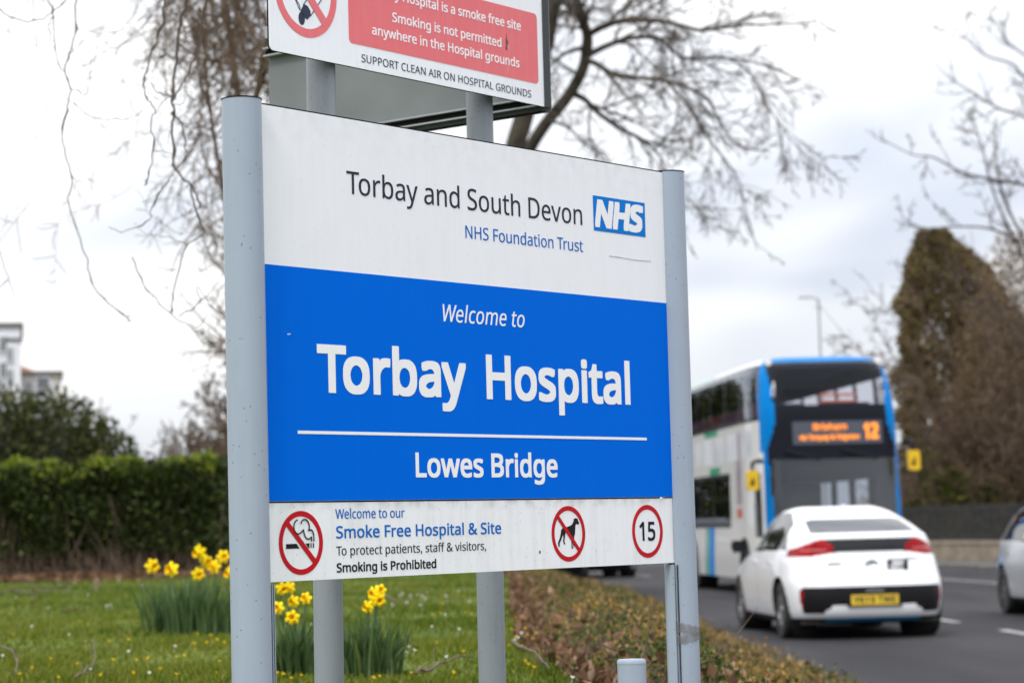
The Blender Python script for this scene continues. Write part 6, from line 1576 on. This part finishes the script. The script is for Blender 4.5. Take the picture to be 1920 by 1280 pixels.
m_daisy = mat('daisy white', (0.72, 0.72, 0.70)); m_cel = mat('celandine yellow', (0.62, 0.46, 0.01), spec=0.1)
def bloom(name, m, r, n):
    b = MB(); vs_ = [Vector((0, 0, .006))]; 
    for k in range(2 * n): a = PI * k / n; q = r if k % 2 == 0 else r * .55; vs_.append(Vector((q * math.cos(a), q * math.sin(a), .010 if k % 2 == 0 else .004)))
    b.add(vs_, [(0, 1 + k, 1 + (k + 1) % (2 * n)) for k in range(2 * n)]); b.tube([(0, 0, -.03), (0, 0, .005)], .0012, 3, cap=False); return b
cel_px = [(20, 1150), (70, 1105), (150, 1165), (160, 1205), (205, 1203), (212, 1238), (240, 1200), (255, 1238), (300, 1255), (330, 1265), (365, 1208), (370, 1188), (388, 1205), (395, 1192), (408, 1200), (345, 1230), (38, 1265), (95, 1236), (110, 1270),
          (395, 1165), (412, 1240), (520, 1262), (530, 1265), (546, 1272), (565, 1266), (700, 1272), (712, 1268), (820, 1205), (826, 1150), (812, 1153), (830, 1132), (875, 1148), (885, 1152), (960, 1165), (968, 1158), (958, 1180), (975, 1170), (985, 1178), (990, 1190), (968, 1195),
          (955, 1210), (978, 1212), (1000, 1200), (1005, 1188), (985, 1240), (1010, 1210), (870, 1222), (990, 1246), (1000, 1252), (980, 1160), (962, 1148), (25, 1190), (330, 1232), (278, 1235), (60, 1252), (190, 1266), (250, 1262), (420, 1205), (405, 1262), (145, 1245), (770, 1262), (850, 1262)]
dai_px = [(80, 1098), (110, 1095), (200, 1137), (208, 1135), (225, 1090), (320, 1120), (328, 1212), (60, 1175), (242, 1222), (170, 1255), (280, 1262), (5, 1230), (165, 1115), (755, 1114), (770, 1117), (782, 1115), (792, 1118), (800, 1112), (797, 1122), (789, 1135), (762, 1131), (750, 1117), (837, 1118), (834, 1152), (767, 1214), (777, 1221), (763, 1224),
          (827, 1203), (838, 1232), (870, 1206), (978, 1188), (966, 1200), (972, 1196), (1073, 1272), (583, 1172), (345, 1148), (130, 1190), (30, 1120), (880, 1128), (860, 1108), (350, 1098), (140, 1092), (90, 1140), (265, 1098), (735, 1135), (810, 1175), (860, 1180), (420, 1152), (925, 1200)]
for nm, m_, r_, n_, pxs, lab in (('yellow_wildflower', m_cel, .0085, 8, cel_px, 'small yellow star shaped flower low in the lawn grass'), ('white_daisy', m_daisy, .0085, 10, dai_px, 'small white daisy low in the lawn grass')):
    o0 = None
    for px_, py_ in pxs:
        g_ = on_z(px_, py_, 0.785)
        if o0 is None: o = bloom(nm, m_, r_, n_).build(nm, m_); o0 = o
        else: o = o0.copy(); COL.objects.link(o)
        o.location = g_; s_ = rnd.uniform(.8, 1.25) * (1 + 0.02 * (g_.y - 10)); o.scale = (s_, s_, s_); o.rotation_euler = (R(rnd.uniform(10, 50)), rnd.uniform(-.4, .4), 0)
        tag(o, lab, 'flower', nm.replace('_', ' ') + 's in the lawn')

TW = [([(0, 1112), (25, 1108), (60, 1112), (100, 1105), (132, 1096), (128, 1108)], .012, 'long grey fallen branch across the left of the lawn, below the hedge'), ([(0, 1215), (22, 1225), (32, 1245), (28, 1268)], .006, 'small dark curved twig in the grass at the lower left corner'),
      ([(140, 1272), (165, 1255), (178, 1240), (175, 1200)], .005, 'thin pale forked twig standing in the grass, lower left'), ([(120, 1142), (150, 1141)], .009, 'short pale stick lying on the lawn, between the branch and the daffodils'),
      ([(40, 1090), (75, 1105), (55, 1128)], .006, 'bent brown twig tangled with the long fallen branch'), ([(960, 1205), (985, 1222), (1010, 1235), (1030, 1255)], .008, 'brown twig lying where the lawn meets the leaf litter'),
      ([(780, 1262), (810, 1255), (850, 1240), (890, 1232)], .007, 'curved brown twig lying in the grass between the two round poles'), ([(700, 1112), (720, 1116), (745, 1128), (770, 1130)], .008, 'dark twig in the grass behind the right daffodil clump')]
for pts, ra, lab in TW:
    p0 = on_z(pts[0][0], pts[0][1], 0.775); q = [on_z(x_, y_, 0.785) for x_, y_ in pts]
    q = [v + Vector((0, 0, rnd.uniform(0, .02))) - p0 for v in smooth_line(q, 3)] if len(q) > 2 else [v - p0 for v in q]
    b = MB(); b.tube(q, [ra * (1 - .6 * j / (len(q) - 1)) for j in range(len(q))], 6); twigs(b, q, ra * .7, rnd, 1, 2.0, .18, .002, .7, 0.02)
    o = b.build('fallen_twig', m_drystem, smooth=1, sharp=0); o.location = p0; tag(o, lab, 'twig', 'twigs fallen on the lawn')
sp_ = on_z(181, 1104, 0.76)
b = MB(); b.lathe([(.028, -.05), (.03, .05), (.026, .10), (.018, .125), (0, .12)], (0, 0, 0), (0.05, 0, 1), 10); o = b.build('wooden_stake', mat('weathered stake', (0.16, 0.11, 0.07), (0.24, 0.18, 0.12), 20, .9), smooth=1); o.location = sp_; tag(o, 'short weathered wooden stake standing in the lawn near the hedge', 'stake')

m_litter = leafmat('dead leaves', [(0.0, (0.07, 0.035, 0.018)), (0.5, (0.13, 0.068, 0.035)), (0.85, (0.20, 0.115, 0.065)), (1.0, (0.30, 0.20, 0.14))], 0.7, 0.15)
mb = MB(); pts = []
for _ in range(5200):
    x_ = rnd.uniform(-9.5, 0.4); y_ = rnd.uniform(32.2, 36) + rnd.gauss(0, .35); pts.append((Vector((x_, y_, 0.76 + rnd.uniform(0, .04))), Vector((0, 0, .4))))
for _ in range(1800):
    x_ = rnd.uniform(-3.9, 0.6); y_ = rnd.uniform(35.5, 44); pts.append((Vector((x_, y_, 0.76 + rnd.uniform(0, .10))), Vector((0, 0, .4))))
leaves(mb, pts, .10, 0, .7, rnd)
pts = []
for _ in range(5200):
    y_ = 6.6 + 26 * rnd.random() ** 1.8; x_ = x0(y_) + abs(rnd.gauss(0, interp([(7, .34), (10, .20), (14, .12), (30, .12)], y_))) - .04; pts.append((Vector((x_, y_, terrain(x_, y_) + rnd.uniform(0, .03))), Vector((0, 0, .3))))
for _ in range(1000):
    y_ = 7 + 26 * rnd.random() ** 1.7; x_ = rnd.uniform(x0(y_) + .1, xl(y_) - .05); pts.append((Vector((x_, y_, bed_z(x_, y_) + rnd.uniform(.08, .24))), Vector((0, 0, .3))))
leaves(mb, pts, .050, 0, .7, rnd)
tag(mb.build('dead_leaves', m_litter), kind='stuff')

# --- low shrubby ground cover on the bank between lawn and road
m_gc = leafmat('ground cover leaves', [(0.0, (0.022, 0.036, 0.012)), (0.34, (0.042, 0.062, 0.018)), (0.52, (0.085, 0.085, 0.022)), (0.70, (0.19, 0.135, 0.030)), (0.86, (0.28, 0.17, 0.055)), (1.0, (0.30, 0.20, 0.10))], 0.55, 0.2)
mb = MB(); pts = []; st = MB()
def cover_h(x, y): return max(0.05, 0.20 + 0.12 * math.sin(x * 3.3 + y * 1.3) * math.sin(y * 1.5 - x * 1.2) + 0.06 * math.sin(x * 7.7 + y * 4.3) + 0.05 * math.sin(y * 7.9 - x * 6.1))
for _ in range(90000):
    u = rnd.random(); y_ = 7.2 + 33 * u ** 1.75; a, c = x0(y_) + interp([(7, .40), (9, .26), (12, .13), (20, .06)], y_), xl(y_) - 0.02
    v = rnd.random(); x_ = a + (c - a) * v
    edge = sstep(0, .28, (x_ - a)) * (1 - 0.55 * sstep(c - .3, c, x_)) 
    if rnd.random() > 0.25 + 0.75 * edge: continue
    h = 0.72 * cover_h(x_, y_) * (0.25 + .75 * edge) * (1.0 if rnd.random() < .75 else rnd.uniform(.3, 1)); pts.append((Vector((x_ + (0.10 * rnd.random() if v > .9 else 0), y_, bed_z(x_, y_) + h + rnd.gauss(0, .02))), Vector((0, -.15, .5))))
def patch(p):
    q = math.sin(p.x * 2.9 + p.y * 1.1 + 0.8) + math.sin(p.y * 2.2 - p.x * 1.7) + 0.8 * math.sin(p.x * 6.1 + p.y * 4.3) + rnd.gauss(0, .9)
    return 0 if q > 0.55 else (1 if q > -0.55 else 2)
leaves(mb, pts, .026, .25, .62, rnd, patch)
m_gc1 = leafmat('green cover leaves', [(0.0, (0.026, 0.040, 0.012)), (0.5, (0.060, 0.080, 0.020)), (0.85, (0.115, 0.130, 0.030)), (1.0, (0.19, 0.17, 0.045))], 0.55, 0.2)
m_gc2 = leafmat('ochre cover leaves', [(0.0, (0.08, 0.06, 0.025)), (0.35, (0.20, 0.13, 0.03)), (0.7, (0.36, 0.22, 0.05)), (1.0, (0.48, 0.33, 0.18))], 0.55, 0.25)
tag(mb.build('ground_cover', [m_gc1, m_gc, m_gc2]), kind='stuff')
for _ in range(1400):
    y_ = 7.2 + 30 * rnd.random() ** 1.75; x_ = rnd.uniform(x0(y_) + .1, xl(y_) - .1); z_ = bed_z(x_, y_)
    q = wander((x_, y_, z_), (rnd.gauss(0, .5), rnd.gauss(0, .5), 1), cover_h(x_, y_) * rnd.uniform(.7, 1.35), 4, rnd, .3); st.tube(q, [.0032, .0028, .0022, .0016, .001], 3, cap=False)
tag(st.build('ground_cover_stems', m_drystem), kind='stuff')

# --- dark evergreen trees along the bend of the road, behind the signs; the side glass of the bus mirrors them
rnd = random.Random(55)
proto = None
for k, (x_, y_, s_) in enumerate(((-2.6, 74, 1.0), (-3.3, 56.5, 0.9), (-5.0, 80, 0.95), (-3.4, 88, 1.1), (-0.6, 92, 0.9))):
    if proto is None:
        proto = empty('roadside_evergreen', (x_, y_, 0))
        mb = MB(); pts = []
        for c, rr, n in (((0, 0, 3.6), (1.9, 1.9, 3.2), 4200), ((0.4, -.3, 6.0), (1.3, 1.3, 2.0), 1600)): pts += shell_pts(n, c, rr, rnd, 0.45)
        leaves(mb, pts, 0.26, rnd=rnd); mb.build('crown', m_bush, proto)
        b = MB(); b.tube([(0, 0, -.3), (0, 0, 3), (.2, 0, 6.8)], [.2, .14, .03], 8); b.build('trunk', m_bark, proto); o = proto
    else: o = copy_tree(proto)
    o.location = (x_, y_, 0); o.rotation_euler = (0, 0, k * 1.7); o.scale = (s_, s_, s_)
    tag(o, 'dark evergreen tree at the roadside, hidden behind the blue hospital sign', 'tree', 'evergreens along the bend of the road')
